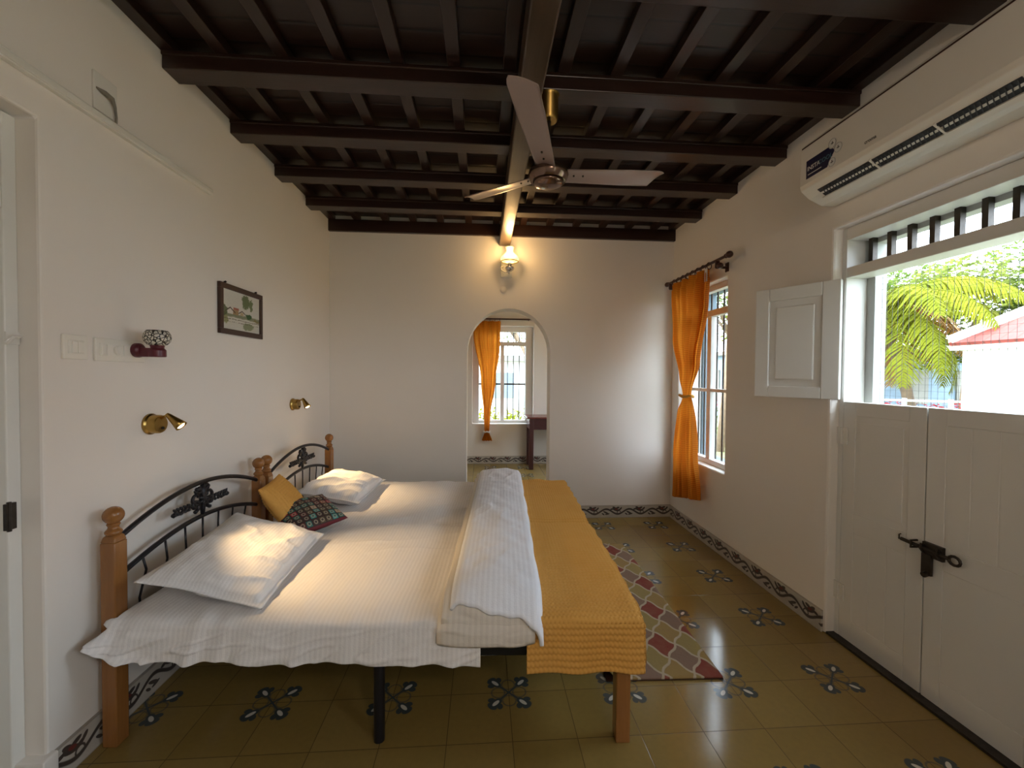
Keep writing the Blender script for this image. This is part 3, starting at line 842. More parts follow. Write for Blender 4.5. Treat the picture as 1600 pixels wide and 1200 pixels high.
def waffle(name='cushion'):
    o = pillow(name, 'mustard', .33, .33, .11, 0, 2, .6, 150, .6)
    me = o.data
    for v in me.vertices:
        s = 1 if v.co.z > 0 else -1
        v.co.z += s*.0022*(math.sin(v.co.y*2*PI/.020)+.7*math.sin(v.co.y*2*PI/.020)*math.sin(v.co.x*2*PI/.016))
    return o
o = waffle(); place(o, (-1.163, 2.583, .640), (.16, .03, -.25), (.0, .33, -.050)); tag(o, 'mustard waffle cushion leaning on the middle bed posts', 'cushion')
o = pillow('cushion', 'patchwork', .32, .32, .10, 0, 6, .5, 64, .6)
place(o, (-1.015, 2.535, .590), (.235, -.215, -.09), (.22, .23, .03)); tag(o, 'dark red patchwork cushion with coloured squares', 'cushion')

# ------------------------------------------------------------ rug
def rug():
    w, l = .545, 1.56
    def F(u, v):
        x = (u-.5)*w; y = (v-.5)*l
        z = .008+.001*nz(x*9, y*9); 
        c = max(0, .10-u)*max(0, .06-v); z += c*9
        return (x, y, z)
    o = MB().grid(F, 40, 80).build('rug', 'rug', smooth=True, solid=.010)
    o.location = (.878, 2.66, 0); o.rotation_euler = (0, 0, -math.radians(1.6))
    MB().box(-w/2-.004, w/2+.002, -l/2-.002, l/2+.002, .001, .005).build('backing', 'frame_brown', o)
    tag(o, 'runner rug with dark red and mustard ogee lattice beside the beds', 'rug')
rug()

# ------------------------------------------------------------ curtains
def curtain(o_name, F, nu, nv, label, origin):
    return MB().grid(F, nu, nv).build(o_name, 'curtain', None, smooth=True, origin=origin)
c1 = empty('curtain', (1.80, 3.6, .28)); tag(c1, 'orange curtain knotted in the middle at the right wall window', 'curtain')
def lerp(xs, t):
    for (z0_, a), (z1_, b_) in zip(xs, xs[1:]):
        if t <= z1_:
            k = (t-z0_)/(z1_-z0_); k = k*k*(3-2*k) if True else k; return a+(b_-a)*k
    return xs[-1][1]
NEAR = [(0, 3.865), (.06, 3.86), (.45, 3.72), (.50, 3.685), (.62, 3.80), (.95, 3.84), (1, 3.86)]   # far edge (left in view)
RIGHT = [(0, 3.30), (.10, 3.32), (.42, 3.48), (.50, 3.515), (.56, 3.49), (.75, 3.46), (1, 3.40)]
def C1(u, v):
    ztop = 2.285; z = ztop-(ztop-(.285+.10*u*v))*v
    l = lerp([(0, 3.955), (.04, 3.95), (.25, 3.88), (.44, 3.72), (.525, 3.655), (.60, 3.76), (.80, 3.83), (1, 3.86)], v)
    r = lerp([(0, 3.300), (.12, 3.315), (.38, 3.44), (.525, 3.525), (.60, 3.49), (.80, 3.465), (1, 3.40)], v)
    y = l+(r-l)*u; tight = math.exp(-((v-.525)/.10)**2)
    amp = .034*(1-tight*.72)
    x = 1.795+amp*math.sin(u*PI*9+.5*math.sin(v*4))+.012*math.sin(u*PI*21+2)*(1-tight)
    x += .030*tight*math.cos((u-.5)*PI)*-1
    if v < .03: x = 1.81+(x-1.81)*.7
    return (x, y, z-.012*math.sin(u*PI*9)*(v > .98))
L(MB().grid(C1, 120, 110).build('cloth', 'curtain', smooth=True), c1)
def C1b(u, v):     # returning inner edge that catches the window light
    z = 2.25-(2.25-1.24)*v
    r = lerp([(0, 3.300), (.24, 3.315), (.72, 3.44), (1, 3.515)], v)
    w_ = .16*(1-v*.75)
    return (1.775+.05*u*(1-v), r+.0+w_*u-.02, z)
L(MB().grid(C1b, 12, 60).build('folded_edge', 'curtain', smooth=True), c1)
def tie(cx_, cy_, cz_, rx_, ry_):
    return MB().tube([(cx_+rx_*math.cos(t), cy_+ry_*math.sin(t), cz_+.006*math.sin(3*t)) for t in [2*PI*k/20 for k in range(21)]], .012, 8, cap=False)
L(tie(1.782, 3.59, 1.243, .048, .078).build('tieback', 'mustard', smooth=True), c1)
rod = empty('curtain_rod', (1.81, 3.56, 2.32)); tag(rod, 'dark turned wooden curtain rod above the right wall window', 'curtain rod')
def finial(T, mb): mb.lathe([(.011, 0), (.018, .006), (.018, .014), (.012, .020), (.020, .030), (.026, .045), (.024, .062), (.013, .075), (.001, .080)], 14, T)
mb = MB().tube([(1.81, 4.095, 2.318), (1.81, 3.06, 2.318)], .0115, 12)
finial(Matrix.Translation((1.81, 3.07, 2.318)) @ Matrix.Rotation(PI/2, 4, 'X'), mb)
finial(Matrix.Translation((1.81, 4.03, 2.318)) @ Matrix.Rotation(-PI/2, 4, 'X') @ Matrix.Scale(.9, 4), mb)
L(mb.build('rod', 'rod_wood', smooth='auto'), rod)
for y in (3.18, 4.0):
    mb = MB().tube([(XR, y, 2.262), (1.80, y, 2.262)], .010, 10).box(XR-.008, XR, y-.02, y+.02, 2.23, 2.30).box(1.795, 1.825, y-.009, y+.009, 2.262, 2.31)
    if y < 3.5: finial(Matrix.Translation((1.80, y-.01, 2.262)) @ Matrix.Rotation(PI/2, 4, 'X') @ Matrix.Scale(.9, 4), mb); mb.tube([(1.80, y, 2.262), (1.80, y-.02, 2.262)], .011)
    L(mb.build('bracket', 'rod_wood', smooth='auto'), rod)
for k in range(8):
    y = 3.30+.088*k
    L(MB().tube([(1.81+.020*math.cos(t), y, 2.305+.026*math.sin(t)) for t in [2*PI*q/14 for q in range(15)]], .004, 6, cap=False).build('ring', 'rod_wood', smooth=True), rod)
L(MB().box(1.785, 1.792, 3.290, 3.325, 2.18, 2.285).build('header_tab', 'ring_white', bevel=.002), c1)

c2 = empty('curtain', (.07, 6.66, .37)); tag(c2, 'orange curtain gathered near its hem, seen through the arch', 'curtain')
def C2(u, v):
    z = 2.26-(2.26-.375)*v
    l = lerp([(0, -.155), (.10, -.150), (.50, -.03), (.80, .020), (.925, .030), (1, -.010)], v)
    r = lerp([(0, .275), (.20, .265), (.50, .20), (.80, .12), (.925, .105), (1, .150)], v)
    tight = math.exp(-((v-.925)/.05)**2)
    return (l+(r-l)*u, 6.66+.028*(1-.6*tight)*math.sin(u*PI*8)+.01*math.sin(u*PI*19), z)
L(MB().grid(C2, 90, 80).build('cloth', 'curtain', smooth=True), c2)
L(tie(.067, 6.66, .515, .045, .03).build('tieback', 'ring_white', smooth=True), c2)
rod = empty('curtain_rod', (.32, 6.66, 2.30)); tag(rod, 'thin dark curtain rod above the window beyond the arch', 'curtain rod')
mb = MB().tube([(-.30, 6.66, 2.295), (.76, 6.66, 2.295)], .012, 10); finial(Matrix.Translation((.755, 6.66, 2.295)) @ Matrix.Rotation(PI/2, 4, 'Y') @ Matrix.Scale(.8, 4), mb)
L(mb.build('rod', 'rod_wood', smooth='auto'), rod)
for x in (-.25, .72): L(MB().box(x-.008, x+.008, 6.65, Y2, 2.28, 2.30).build('bracket', 'rod_wood'), rod)
for k in range(6): L(MB().tube([(-.13+.078*k, 6.66+.02*math.cos(t), 2.285+.022*math.sin(t)) for t in [2*PI*q/12 for q in range(13)]], .004, 5, cap=False).build('ring', 'rod_wood'), rod)

# ------------------------------------------------------------ desk beyond the arch
dk = empty('writing_desk', (1.15, 6.42, 0)); tag(dk, 'dark reddish wooden desk standing beyond the arch', 'desk')
L(MB().box(.655, 1.62, 6.22, 6.69, .765, .790).build('desk_top', 'mahogany_top', bevel=.005), dk)
L(MB().box(.70, 1.58, 6.26, 6.66, .60, .765).build('apron', 'mahogany', bevel=.003), dk)
for x in (.73, 1.55):
    for y in (6.285, 6.64): L(MB().box(x-.032, x+.032, y-.03, y+.03, 0, .765).build('leg', 'mahogany', bevel=.004), dk)

# ------------------------------------------------------------ ceiling fan
fn = empty('ceiling_fan', (.315, 2.085, 2.785)); tag(fn, 'brown three blade ceiling fan hanging from a beam', 'ceiling fan')
T = Matrix.Translation((.315, 2.085, 0))
L(MB().lathe([(.012, 2.660), (.040, 2.662), (.046, 2.672), (.046, 2.775), (.052, 2.785)], 22, T).build('canopy', 'brass', smooth='auto'), fn)
L(MB().lathe([(.011, 2.43), (.011, 2.67)], 12, T).build('down_rod', 'old_iron', smooth=True), fn)
L(MB().lathe([(.020, 2.47), (.034, 2.465), (.040, 2.44), (.075, 2.432), (.096, 2.415), (.100, 2.400), (.096, 2.388), (.088, 2.372), (.084, 2.366), (.076, 2.368)], 32, T).build('motor_housing', 'brown_chrome', smooth='auto'), fn)
L(MB().lathe([(.077, 2.370), (.066, 2.352), (.036, 2.342), (.001, 2.339)], 32, T).build('bottom_cap', 'brown_chrome', smooth=True), fn)
for a in (11, 131, 252):
    R = T @ Matrix.Rotation(math.radians(a), 4, 'Z')
    def Bl(u, v):
        s = .075+.545*u; wd = .047+.013*min(1, u*1.6)
        if u > .93: wd *= 1-.25*((u-.93)/.07)**2
        q = (v-.5)*2; tw = math.radians(-12)
        y = q*wd*math.cos(tw); z = q*wd*math.sin(tw)+.010*(1-q*q)*.6
        skew = .02*q if u > .9 else 0
        return (s-(.03*(q+1)/2 if u > .93 else 0)*(u-.93)/.07, y, 2.405+.055*u+z)
    bo = L(MB().grid(Bl, 30, 12).build('blade', 'fan_blade', smooth=True, solid=.004, mtx=R), fn)
    for s in (.135, .185): MB().lathe([(.004, 2.400), (.005, 2.4035), (.004, 2.412)], 8, Matrix.Translation((s, 0, .055*(s-.075)/.545+.003))).build('screw', 'old_iron', bo, mtx=R)

# ------------------------------------------------------------ air conditioner
ac = empty('air_conditioner', (XR, 1.66, 2.36)); tag(ac, 'white wall mounted air conditioner above the split door', 'air conditioner')
ya, yb = 1.135, 2.175
body = [(XR, 2.655), (1.715, 2.655), (1.700, 2.640), (1.698, 2.625), (1.690, 2.624), (1.688, 2.430), (1.694, 2.408), (1.740, 2.368), (1.812, 2.335), (XR, 2.335)]
bo = L(MB().prism([(p[0], p[1]) for p in body], ya, yb, 'xz').build('body', 'ac_plastic', bevel=.004), ac)
L(MB().box(1.694, 1.70, ya+.005, yb-.003, 2.6235, 2.6325).build('panel_gap', 'frame_brown'), ac)
def onslope(t, off):  # along lower front slope
    a, b_ = Vector((1.694, 2.408)), Vector((1.812, 2.335)); p = a.lerp(b_, t); n_ = Vector((-(b_-a).y, (b_-a).x)).normalized()*-1
    return p+n_*off
def strip(t0, t1, y0, y1, off0, off1, name, mat):
    p, q = onslope(t0, off0), onslope(t1, off0); r_, s_ = onslope(t1, off1), onslope(t0, off1)
    return L(MB().prism([(p.x, p.y), (q.x, q.y), (r_.x, r_.y), (s_.x, s_.y)], y0, y1, 'xz').build(name, mat), ac)
nn = onslope(.5, .01)-onslope(.5, 0)
sg = 1 if nn.x < 0 else -1
strip(.24, .62, 1.26, 2.09, 0, .009*sg, 'air_outlet', 'dark_slot')
mb = MB()
for k in range(46):
    y = 1.27+.0175*k; p, q = onslope(.27, .011*sg), onslope(.60, .011*sg)
    mb.tube([(p.x, y, p.y), (q.x, y+.020, q.y)], .0022, 4)
L(mb.build('louvre', 'louvre_grey'), ac)
for y in (1.52, 1.79): strip(.20, .66, y-.004, y+.004, .004*sg, .013*sg, 'outlet_divider', 'ac_plastic')
strip(.64, .80, 1.24, 2.11, 0, .012*sg, 'flap', 'ac_plastic')
# sticker and lettering
def text_on(s, size, mat, origin, right, up, name, parent, bold=False):
    cu = bpy.data.curves.new(name, 'FONT'); cu.body = s; cu.size = size; cu.extrude = .0002; cu.align_x = 'LEFT'; cu.offset = .0006 if bold else 0
    cu.materials.append(M[mat]); o = bpy.data.objects.new(name, cu); COL.objects.link(o)
    right = Vector(right); up = Vector(up); n_ = right.cross(up); m = Matrix((right, up, n_)).transposed().to_4x4(); m.translation = Vector(origin); o.matrix_world = m
    dg = bpy.context.evaluated_depsgraph_get(); me = bpy.data.meshes.new_from_object(o.evaluated_get(dg)); me.materials.clear(); me.materials.append(M[mat])
    o2 = bpy.data.objects.new(name, me); COL.objects.link(o2); o2.matrix_world = m; bpy.data.objects.remove(o); o2.parent = parent
    o2.matrix_parent_inverse = Matrix.Translation(parent.location).inverted(); return o2
plain('sticker_blue', (.008, .008, .05), .4); plain('sticker_white', (.75, .75, .72), .4); plain('sticker_cyan', (.10, .25, .32), .4); plain('logo_grey', (.12, .11, .10), .5)
xs = 1.6885
L(MB().prism([(2.130, 2.452), (2.130, 2.545), (1.985, 2.545), (1.950, 2.515), (1.975, 2.485), (1.995, 2.452)], xs-.0012, xs-.0002, 'yz').build('sticker', 'sticker_blue'), ac)
for i, (y, z, rr) in enumerate(((1.965, 2.552, .024), (1.930, 2.515, .024), (1.965, 2.462, .022))):
    Tm = Matrix.Translation((xs-.0012, y, z)) @ Matrix.Rotation(-PI/2, 4, 'Y')
    L(MB().lathe([(rr, 0), (rr, .0006)], 20, Tm).build('sticker_badge', 'sticker_white'), ac)
    L(MB().tube([(xs-.0022, y+rr*.9*math.cos(t), z+rr*.9*math.sin(t)) for t in [2*PI*q/18 for q in range(19)]], .0006, 4, cap=False).box(xs-.0024, xs-.0018, y-.008, y+.008, z-.002, z+.002).box(xs-.0024, xs-.0018, y-.002, y+.002, z-.004, z+.010).build('badge_mark', 'logo_grey'), ac)
text_on('INSTA', .030, 'sticker_white', (xs-.0022, 2.122, 2.490), (0, -1, 0), (0, 0, 1), 'lettering', ac, True)
text_on('COOL', .030, 'sticker_cyan', (xs-.0022, 2.048, 2.490), (0, -1, 0), (0, 0, 1), 'lettering', ac)
L(MB().box(xs-.0018, xs-.0012, 2.03, 2.118, 2.468, 2.472).build('sticker_line', 'sticker_white'), ac)
text_on('croma', .022, 'logo_grey', (xs-.001, 1.79, 2.452), (0, -1, 0), (0, 0, 1), 'brand_lettering', ac, True)

# ------------------------------------------------------------ left wall fittings
pf = empty('framed_picture', (XL, 2.65, 1.775)); tag(pf, 'small brown framed watercolour of houses and palms', 'picture')
y0, y1, z0, z1, fw = 2.423, 2.868, 1.634, 1.917, .030
L(MB().box(XL, XL+.018, y0, y1, z0, z0+fw).box(XL, XL+.018, y0, y1, z1-fw, z1).box(XL, XL+.018, y0, y0+fw, z0+fw, z1-fw).box(XL, XL+.018, y1-fw, y1, z0+fw, z1-fw).build('frame', 'frame_brown', bevel=.002), pf)
o = L(MB().quad((XL+.010, y0+fw, z0+fw), (XL+.010, y1-fw, z0+fw), (XL+.010, y1-fw, z1-fw), (XL+.010, y0+fw, z1-fw)).build('artwork', 'watercolour'), pf)
uv = o.data.uv_layers.new(name='UVMap')
for lp in o.data.loops:
    c = o.data.vertices[lp.vertex_index].co; uv.data[lp.index].uv = ((c.y-y0-fw)/(y1-y0-2*fw), (c.z-z0-fw)/(z1-z0-2*fw))
for y in (2.485, 2.805): L(MB().tube([(XL, y, z1+.004), (XL+.012, y, z1+.010)], .006, 8).build('nail', 'old_iron'), pf)

def switch(y0, y1, z0, z1, label, mods):
    s = empty('switch_plate', (XL, (y0+y1)/2, (z0+z1)/2)); tag(s, label, 'switch')
    L(MB().box(XL, XL+.010, y0, y1, z0, z1).build('plate', 'switch_plastic', bevel=.003), s)
    L(MB().box(XL+.009, XL+.013, y0+.016, y1-.016, z0+.02, z1-.02).build('inset', 'switch_plastic', bevel=.001), s)
    for a, b_, k in mods: L(MB().box(XL+.012, XL+.017, a, b_, z0+.023, z1-.023).build(k, 'switch_plastic', bevel=.002), s)
    return s
s1 = switch(1.56, 1.652, 1.458, 1.545, 'small square white switch plate nearest the left door', [(1.585, 1.606, 'rocker'), (1.608, 1.630, 'rocker')])
s2 = switch(1.681, 1.912, 1.455, 1.543, 'long white switch and socket plate beside the mosaic lamp', [(1.700, 1.722, 'rocker'), (1.724, 1.746, 'rocker'), (1.80, 1.825, 'rocker')])
L(MB().lathe([(.018, 0), (.018, .008), (.014, .012)], 18, Matrix.Translation((XL+.012, 1.77, 1.50)) @ Matrix.Rotation(PI/2, 4, 'Y')).build('dimmer_knob', 'switch_plastic', smooth='auto'), s2)
# mosaic night lamp
nl = empty('mosaic_lamp', (XL, 1.875, 1.50)); tag(nl, 'mosaic glass globe lamp on a wine red wall bracket', 'lamp')
L(MB().lathe([(.030, .012), (.030, .030), (.020, .040)], 20, Matrix.Translation((XL, 1.860, 1.505)) @ Matrix.Rotation(PI/2, 4, 'Y')).box(XL+.02, XL+.115, 1.846, 1.874, 1.478, 1.515).lathe([(.030, 1.478), (.030, 1.507), (.022, 1.515), (.026, 1.527)], 20, Matrix.Translation((XL+.098, 1.860, 0))).build('bracket', 'wine_ceramic', smooth='auto', bevel=.003), nl)
L(MB().lathe([(.020, 1.524), (.034, 1.529), (.044, 1.542), (.048, 1.558), (.045, 1.574), (.036, 1.588), (.034, 1.586), (.043, 1.572), (.045, 1.558)], 28, Matrix.Translation((XL+.098, 1.860, 0)), cap=False).build('glass_globe', 'mosaic_glass', smooth=True), nl)

def reading_lamp(y, z, label, aim):
    r = empty('reading_lamp', (XL, y, z)); tag(r, label, 'wall lamp', 'brass reading lamps over the beds')
    Ry = Matrix.Translation((XL, y, z)) @ Matrix.Rotation(PI/2, 4, 'Y')
    L(MB().lathe([(.044, 0), (.046, .003), (.046, .010), (.042, .014), (.040, .016), (.040, .044), (.037, .050), (.010, .051)], 30, Ry).build('wall_disc', 'brass', smooth='auto'), r)
    L(MB().lathe([(.006, .050), (.006, .056), (.004, .058)], 12, Matrix.Translation((0, .004, -.018)) @ Ry).build('switch_button', 'old_iron'), r)
    j = Vector((XL+.085, y-.005, z+.036))
    L(MB().tube([(XL+.045, y, z+.022), (XL+.065, y-.002, z+.034), j], .0055, 10).build('arm', 'brass', smooth=True), r)
    d = (Vector(aim)-j).normalized(); Q = Matrix.Translation(j) @ d.to_track_quat('Z', 'Y').to_matrix().to_4x4()
    hd = L(MB().lathe([(.007, -.012), (.011, 0), (.013, .012), (.020, .045), (.025, .068), (.023, .068), (.018, .045)], 22, Q, cap=False).build('lamp_head', 'brass', smooth=True), r)
    MB().lathe([(.004, .040), (.017, .050), (.019, .060), (.012, .067), (.001, .069)], 16, Q).build('bulb', 'bulb', hd, smooth=True)
    li = bpy.data.lights.new('reading_light', 'SPOT'); li.energy = 22; li.color = (1, .66, .32); li.spot_size = math.radians(64); li.spot_blend = .9; li.shadow_soft_size = .02
    lo = bpy.data.objects.new('reading_light', li); COL.objects.link(lo); lo.matrix_world = Matrix.Translation(j+d*.075) @ d.to_track_quat('-Z', 'Y').to_matrix().to_4x4()
reading_lamp(1.945, 1.188, 'nearer brass reading lamp, between switch plate and near bed', (-.60, 2.02, .5))
reading_lamp(3.33, 1.178, 'farther brass reading lamp, above the far bed', (-.95, 3.22, .55))

tk = MB().box(XL, XL+.020, YF, 2.358, 2.352, 2.384).box(XL+.018, XL+.024, YF, 2.358, 2.357, 2.379).build('cable_trunking', 'gloss_paint', bevel=.002); tag(tk, 'white cable trunking running along the left wall', 'trunking')
bk = empty('hook_plate', (XL, 1.735, 2.47)); tag(bk, 'painted over plate with a dark hook above the trunking', 'plate')
L(MB().box(XL, XL+.008, 1.690, 1.79, 2.395, 2.535).build('plate', 'gloss_paint', bevel=.002), bk)
L(MB().tube([(XL+.006, 1.70, 2.475), (XL+.022, 1.72, 2.468), (XL+.026, 1.745, 2.462), (XL+.020, 1.765, 2.440), (XL+.014, 1.778, 2.41), (XL+.01, 1.782, 2.385)], [.004, .008, .008, .005, .004, .004], 8).build('hook', 'outdoor_grey', smooth=True), bk)

# ------------------------------------------------------------ lantern lamp above the arch
al = empty('lantern_lamp', (.225, YB, 2.43)); tag(al, 'glowing opal glass lantern wall lamp above the arch', 'wall lamp')
L(MB().box(.165, .275, YB-.014, YB, 2.362, 2.520).build('back_plate', 'white_paint', bevel=.003), al)
C = Matrix.Translation((.246, YB-.105, 0))
gs = L(MB().lathe([(.043, 2.482), (.078, 2.492), (.088, 2.510), (.078, 2.532), (.050, 2.558), (.034, 2.578), (.032, 2.592), (.040, 2.622), (.037, 2.622), (.029, 2.592)], 30, C, cap=False).build('glass_shade', 'opal', smooth=True), al)
(MB().tube([(.246+.080*math.cos(t), YB-.105+.080*math.sin(t), 2.488) for t in [2*PI*k/28 for k in range(29)]], .004, 8, cap=False).build('shade_ring', 'brass', gs, smooth=True))
L(MB().lathe([(.012, 2.478), (.022, 2.470), (.016, 2.462), (.026, 2.456), (.016, 2.450), (.020, 2.445), (.042, 2.435), (.044, 2.424), (.036, 2.408), (.016, 2.396), (.001, 2.392)], 24, C).build('oil_font', 'silver', smooth='auto'), al)
L(MB().tube([(.20, YB-.012, 2.47), (.165, YB-.05, 2.45), (.168, YB-.09, 2.41), (.20, YB-.105, 2.388), (.246, YB-.105, 2.392)], .007, 8).tube([(.246, YB-.012, 2.40), (.246, YB-.10, 2.398)], .008, 8).build('bracket_arm', 'white_paint', smooth=True), al)
li = bpy.data.lights.new('lantern_light', 'POINT'); li.energy = 3.2; li.color = (1, .60, .24); li.shadow_soft_size = .04
lo = bpy.data.objects.new('lantern_light', li); COL.objects.link(lo); lo.location = (.246, YB-.24, 2.56)
o = MB().lathe([(.031, 0), (.031, .010), (.026, .014), (.010, .016)], 24, Matrix.Translation((.192, YB, 2.243)) @ Matrix.Rotation(PI/2, 4, 'X')).build('ceiling_rose', 'plaster', smooth='auto'); o.name = 'round_wall_cap'
tag(o, 'small round white cover on the wall between lantern and arch', 'cover')

li = bpy.data.lights.new('far_room_light', 'POINT'); li.energy = 9; li.color = (1, .66, .34); li.shadow_soft_size = .05  # added warm light without a fixture, brightens the room beyond the arch
lo = bpy.data.objects.new('far_room_light', li); COL.objects.link(lo); lo.location = (1.3, 4.75, 2.45)

# added globe lamp, unseen behind the viewer, as warm fill for the room
gl = empty('fill_lamp', (.75, -1.0, 2.785)); tag(gl, 'added fill lamp, warm glass globe under the beams behind the viewer', 'fill lamp')
T = Matrix.Translation((.75, -.96, 0))
L(MB().lathe([(.05, 2.785), (.05, 2.755), (.03, 2.745), (.03, 2.70)], 20, T).build('base', 'brass', smooth='auto'), gl)
L(MB().lathe([(max(.001, .09*math.sin(t)), 2.62-.09*math.cos(t)) for t in [PI*k/14 for k in range(15)]], 24, T).build('globe', 'globe', smooth=True), gl)
li = bpy.data.lights.new('fill_light', 'POINT'); li.energy = 17; li.color = (1, .83, .68); li.shadow_soft_size = .12
lo = bpy.data.objects.new('fill_light', li); COL.objects.link(lo); lo.location = (.75, -.96, 2.40)

# ------------------------------------------------------------ outdoors
g = struct(MB().box(-40, 60, -40, 60, -.45, -.35).build('ground', 'ground'), 'garden ground outside the windows')
def foliage(mb, c, r, n, ls, flat=.8, rnd=random):
    for _ in range(n):
        while True:
            p = Vector((rnd.uniform(-1, 1), rnd.uniform(-1, 1), rnd.uniform(-1, 1)))
            if .25 < p.length < 1: break
        p = Vector((p.x*r, p.y*r, p.z*r*flat))+Vector(c); a = Vector((rnd.gauss(0, 1), rnd.gauss(0, 1), rnd.gauss(0, 1))).normalized(); b_ = a.orthogonal().normalized(); l = ls*rnd.uniform(.6, 1.3)
        mb.quad(p-a*l*.5, p+b_*l*.22, p+a*l*.5, p-b_*l*.22)
def tree(x, y, h, r, mat, label, n=2600, ls=.16, trunk=.12, lean=(0, 0)):
    t = empty('tree', (x, y, -.35)); tag(t, label, 'tree')
    rnd = random.Random(int(x*100+y*7))
    top = Vector((x+lean[0], y+lean[1], h-r*.6))
    mb = MB().tube([(x, y, -.4), (x+lean[0]*.3+.08, y+lean[1]*.3, h*.35), (x+lean[0]*.8, y+lean[1]*.8, h*.65), top], [trunk, trunk*.8, trunk*.6, trunk*.35], 8)
    for k in range(6):
        a = k*1.05+rnd.random(); e = top+Vector((math.cos(a)*r*.8, math.sin(a)*r*.8, rnd.uniform(-.3, .6)*r))
        mb.tube([(x+lean[0]*.6, y+lean[1]*.6, h*.5+k*.05), (top+e)/2-Vector((0, 0, .1*r)), e], [trunk*.4, trunk*.25, trunk*.08], 6)
    L(mb.build('trunk', 'bark', smooth=True), t)
    mb = MB()
    for k in range(7):
        a = k*.9+rnd.random(); rr = r*.55
        foliage(mb, top+Vector((math.cos(a)*r*.6, math.sin(a)*r*.6, rnd.uniform(-.35, .5)*r)), rr, n//7, ls, .8, rnd)
    L(mb.build('crown', mat), t)
def palm(x, y, h, fl, label, lean, n=13, mat='leaf_palm', seed=1, nd=3):
    t = empty('palm_tree', (x, y, -.35)); tag(t, label, 'palm tree'); rnd = random.Random(seed)
    top = Vector((x+lean[0], y+lean[1], h))
    pts = [Vector((x, y, -.4)).lerp(top, q)+Vector((0, 0, 0))+Vector((-lean[0], -lean[1], 0))*.35*math.sin(q*PI)*.5 for q in [k/10 for k in range(11)]]
    L(MB().tube(pts, [.12-.005*k+(.01 if k % 2 else 0) for k in range(11)], 10).build('trunk', 'bark', smooth=True), t)
    for k in range(n):
        az = 2*PI*k/n+rnd.uniform(-.15, .15); el = rnd.uniform(-.2, 1.0); mb = MB(); pr = []
        for q in range(15):
            s = q/14; ang = el-s*1.7-.1*s*s; d = Vector((math.cos(az)*math.cos(ang), math.sin(az)*math.cos(ang), math.sin(ang)))
            pr.append(top.copy() if q == 0 else pr[-1]+d*fl/14)
        mb.tube(pr, [.022*(1-.8*q/14) for q in range(15)], 5)
        for q in range(1, 44):
            s = q/44; i = min(13, int(s*14)); f_ = s*14-i; p = pr[i].lerp(pr[i+1], f_); tg = (pr[i+1]-pr[i]).normalized(); side = tg.cross(Vector((0, 0, 1))).normalized()
            ll = fl*.26*math.sin(PI*min(.97, s*.85+.12))
            for sg_ in (-1, 1):
                e = p+side*sg_*ll*.75+tg*ll*.35-Vector((0, 0, ll*rnd.uniform(.45, .85))); wv = tg*.020
                mdl = p.lerp(e, .5)+Vector((0, 0, ll*.12))
                mb.quad(p-wv, p+wv, mdl+wv*1.2, mdl-wv*1.2); mb.quad(mdl-wv*1.2, mdl+wv*1.2, e+wv*.2, e-wv*.2)
        L(mb.build('frond', 'dry_leaf' if (k % n) < nd and nd else mat), t)
palm(9.2, 8.3, 2.95, 2.5, 'yellow green palm with drooping fronds beyond the split door', (-.5, .5), 26, seed=3, nd=6)
tree(13.5, 11.0, 4.5, 2.1, 'leaf_olive', 'pale green broad tree behind the palm', 7000, .2, .16, (1.0, .5))
tree(13.0, 13.6, 5.0, 2.3, 'leaf_green', 'dark green tree above the blue walled house', 6500, .2, .15, (.3, .3))
tree(16.0, 10.0, 4.6, 2.3, 'leaf_green', 'green tree rising behind the white house', 6500, .2, .15, (.3, .3))
tree(5.6, 9.6, 4.6, 1.9, 'leaf_olive', 'yellow green tree seen through the side window', 5200, .16, .10, (.3, 0))
tree(8.8, 14.2, 6.0, 2.2, 'leaf_green', 'green tree farther off, seen through the side window', 3000, .2, .12)
tree(1.9, 13.6, 5.0, 1.8, 'leaf_olive', 'slanting thin tree beyond the arch window', 900, .16, .09, (-1.4, 0))
tree(-.6, 17.5, 5.6, 2.2, 'leaf_olive', 'hazy tree far behind the arch window', 1500, .2, .10)
tree(3.6, 18.5, 4.8, 2.0, 'leaf_olive', 'low spreading tree right of the arch window view', 1500, .2, .10)
# white house with red roof
wh = empty('house', (15, 11.5, -.35)); tag(wh, 'white house with red tiled roof close to the split door', 'house')
hx, hy = 8.75, 7.15
L(MB().box(hx, hx+6, 1.0, hy, -.4, 2.0).build('wall', 'outdoor_white'), wh)
L(MB().box(hx-.12, hx+6, .8, hy+.18, 1.93, 2.03).build('eave', 'outdoor_white'), wh)
L(MB().quad((hx-.15, hy+.1, 2.04), (hx-.15, 1.0, 2.04), (hx+2.4, 2.6, 3.7), (hx+2.4, 5.2, 3.7)).quad((hx-.15, hy+.1, 2.04), (hx+2.4, 5.2, 3.7), (hx+6, 5.2, 3.7), (hx+6, hy+.1, 2.04)).build('roof', 'roof_tile', solid=.06), wh)
L(MB().tube([(hx-.15, hy+.1, 2.12), (hx+2.4, 5.2, 3.80)], .09, 6).tube([(hx+2.4, 5.2, 3.78), (hx+2.4, 2.6, 3.78)], .09, 6).build('ridge_cap', 'outdoor_white'), wh)
bh = empty('house', (17, 17, -.35)); tag(bh, 'blue walled low house behind the palm tree', 'house')
L(MB().box(10.0, 24, 14.0, 20, -.4, 2.3).build('wall', 'outdoor_blue'), bh)
L(MB().box(9.8, 24, 13.8, 20.2, 2.3, 2.45).build('roof', 'outdoor_grey'), bh)
for k in range(6): L(MB().box(11.2+1.9*k, 12.0+1.9*k, 13.95, 14.02, .5, 1.7).build('window', 'outdoor_grey'), bh)
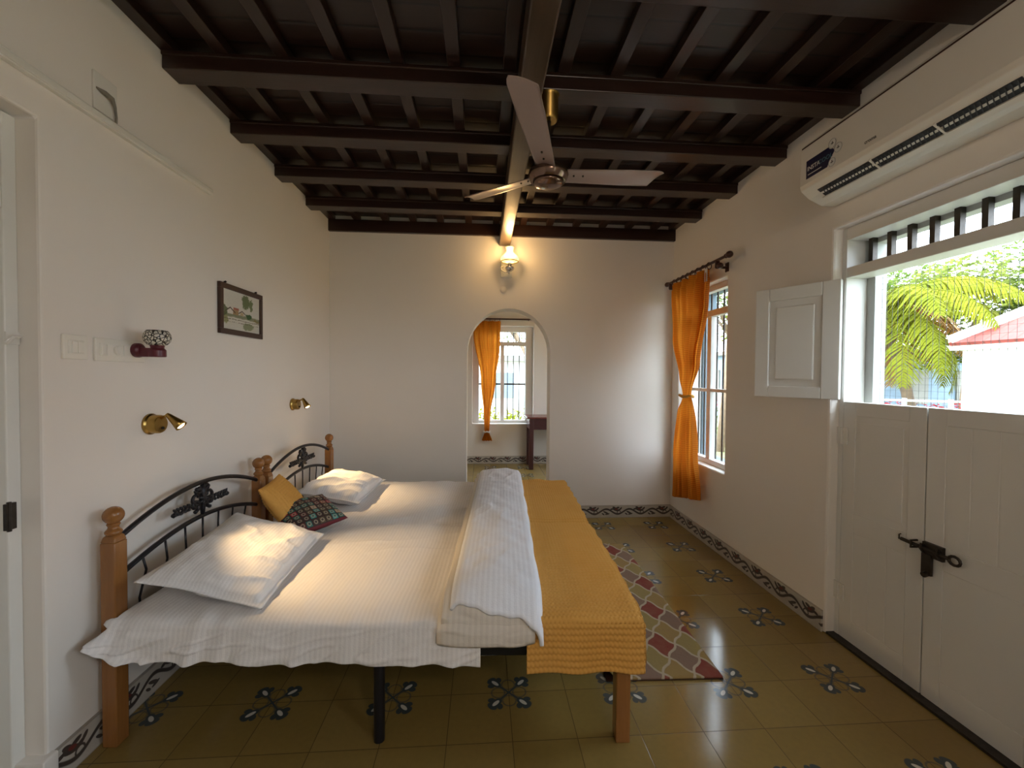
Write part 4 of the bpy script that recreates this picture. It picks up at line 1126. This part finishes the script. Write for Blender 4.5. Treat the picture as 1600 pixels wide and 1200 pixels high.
for k in range(4): L(MB().box(9.93, 10.02, 14.6+1.3*k, 15.3+1.3*k, .5, 1.7).build('window', 'outdoor_grey'), bh)
hg = empty('hedge', (9.5, 9.5, -.35)); tag(hg, 'clipped hedge topped with red flowers beyond the split door', 'hedge')
mb = MB(); mf = MB(); rnd = random.Random(5)
for k in range(26):
    p = Vector((6.2+.32*k, 10.8-.24*k if k < 15 else 7.2, .25)); foliage(mb, p, .55, 190, .12, .9, rnd); foliage(mf, p+Vector((0, 0, .5)), .36, 90, .09, .5, rnd)
a = L(mb.build('leaves', 'leaf_green'), hg); a['kind'] = 'stuff'
a = L(mf.build('flowers', 'red_flower'), hg); a['kind'] = 'stuff'
fe = empty('garden_fence', (9, 9, -.35)); tag(fe, 'low pale rail fence in front of the red flowers', 'fence')
L(MB().tube([(6.0, 10.3, .95), (9.9, 7.4, .95)], .025).tube([(6.0, 10.3, .45), (9.9, 7.4, .45)], .02).build('rail', 'outdoor_white'), fe)
for k in range(8):
    q = k/7; L(MB().box(6.0+3.9*q-.03, 6.0+3.9*q+.03, 10.3-2.9*q-.03, 10.3-2.9*q+.03, -.4, 1.0).build('post', 'outdoor_white'), fe)
h2 = MB(); rnd = random.Random(8)
for k in range(18): foliage(h2, (-2.5+.35*k, 11.0, .1), .5, 160, .14, .9, rnd)
o = h2.build('hedge', 'leaf_palm'); tag(o, 'bright green low planting beyond the arch window', 'hedge', kind='stuff')
sd = empty('garden_shed', (1, 15.5, -.35)); tag(sd, 'grey low shed beyond the arch window', 'shed')
L(MB().box(-1.2, 3.4, 15.0, 16.6, -.4, 1.9).build('wall', 'outdoor_white'), sd); L(MB().box(-1.5, 3.7, 14.7, 16.9, 1.9, 2.1).build('roof', 'outdoor_grey'), sd)
L(MB().box(.3, 1.1, 14.96, 15.02, .6, 1.5).build('window', 'outdoor_blue'), sd)

# light portals in the openings: they only guide the sampling of the sky
def portal(loc, d, sx, sy):
    li = bpy.data.lights.new('portal', 'AREA'); li.shape = 'RECTANGLE'; li.size = sx; li.size_y = sy; li.cycles.is_portal = True
    o = bpy.data.objects.new('portal', li); COL.objects.link(o); o.location = loc; o.rotation_euler = Vector(d).to_track_quat('-Z', 'Z').to_euler()
portal((XO+.02, 1.718, 1.70), (-1, 0, 0), .95, 1.1)
for w_ in (W1, W3, (5.0, 5.9, .65, 2.2)): portal((XO+(.14 if w_ is W1 else .02), (w_[0]+w_[1])/2, (w_[2]+w_[3])/2), (-1, 0, 0), w_[1]-w_[0], w_[3]-w_[2])
portal(((W2[0]+W2[1])/2, Y2+.24, (W2[2]+W2[3])/2), (0, -1, 0), W2[1]-W2[0], W2[3]-W2[2])
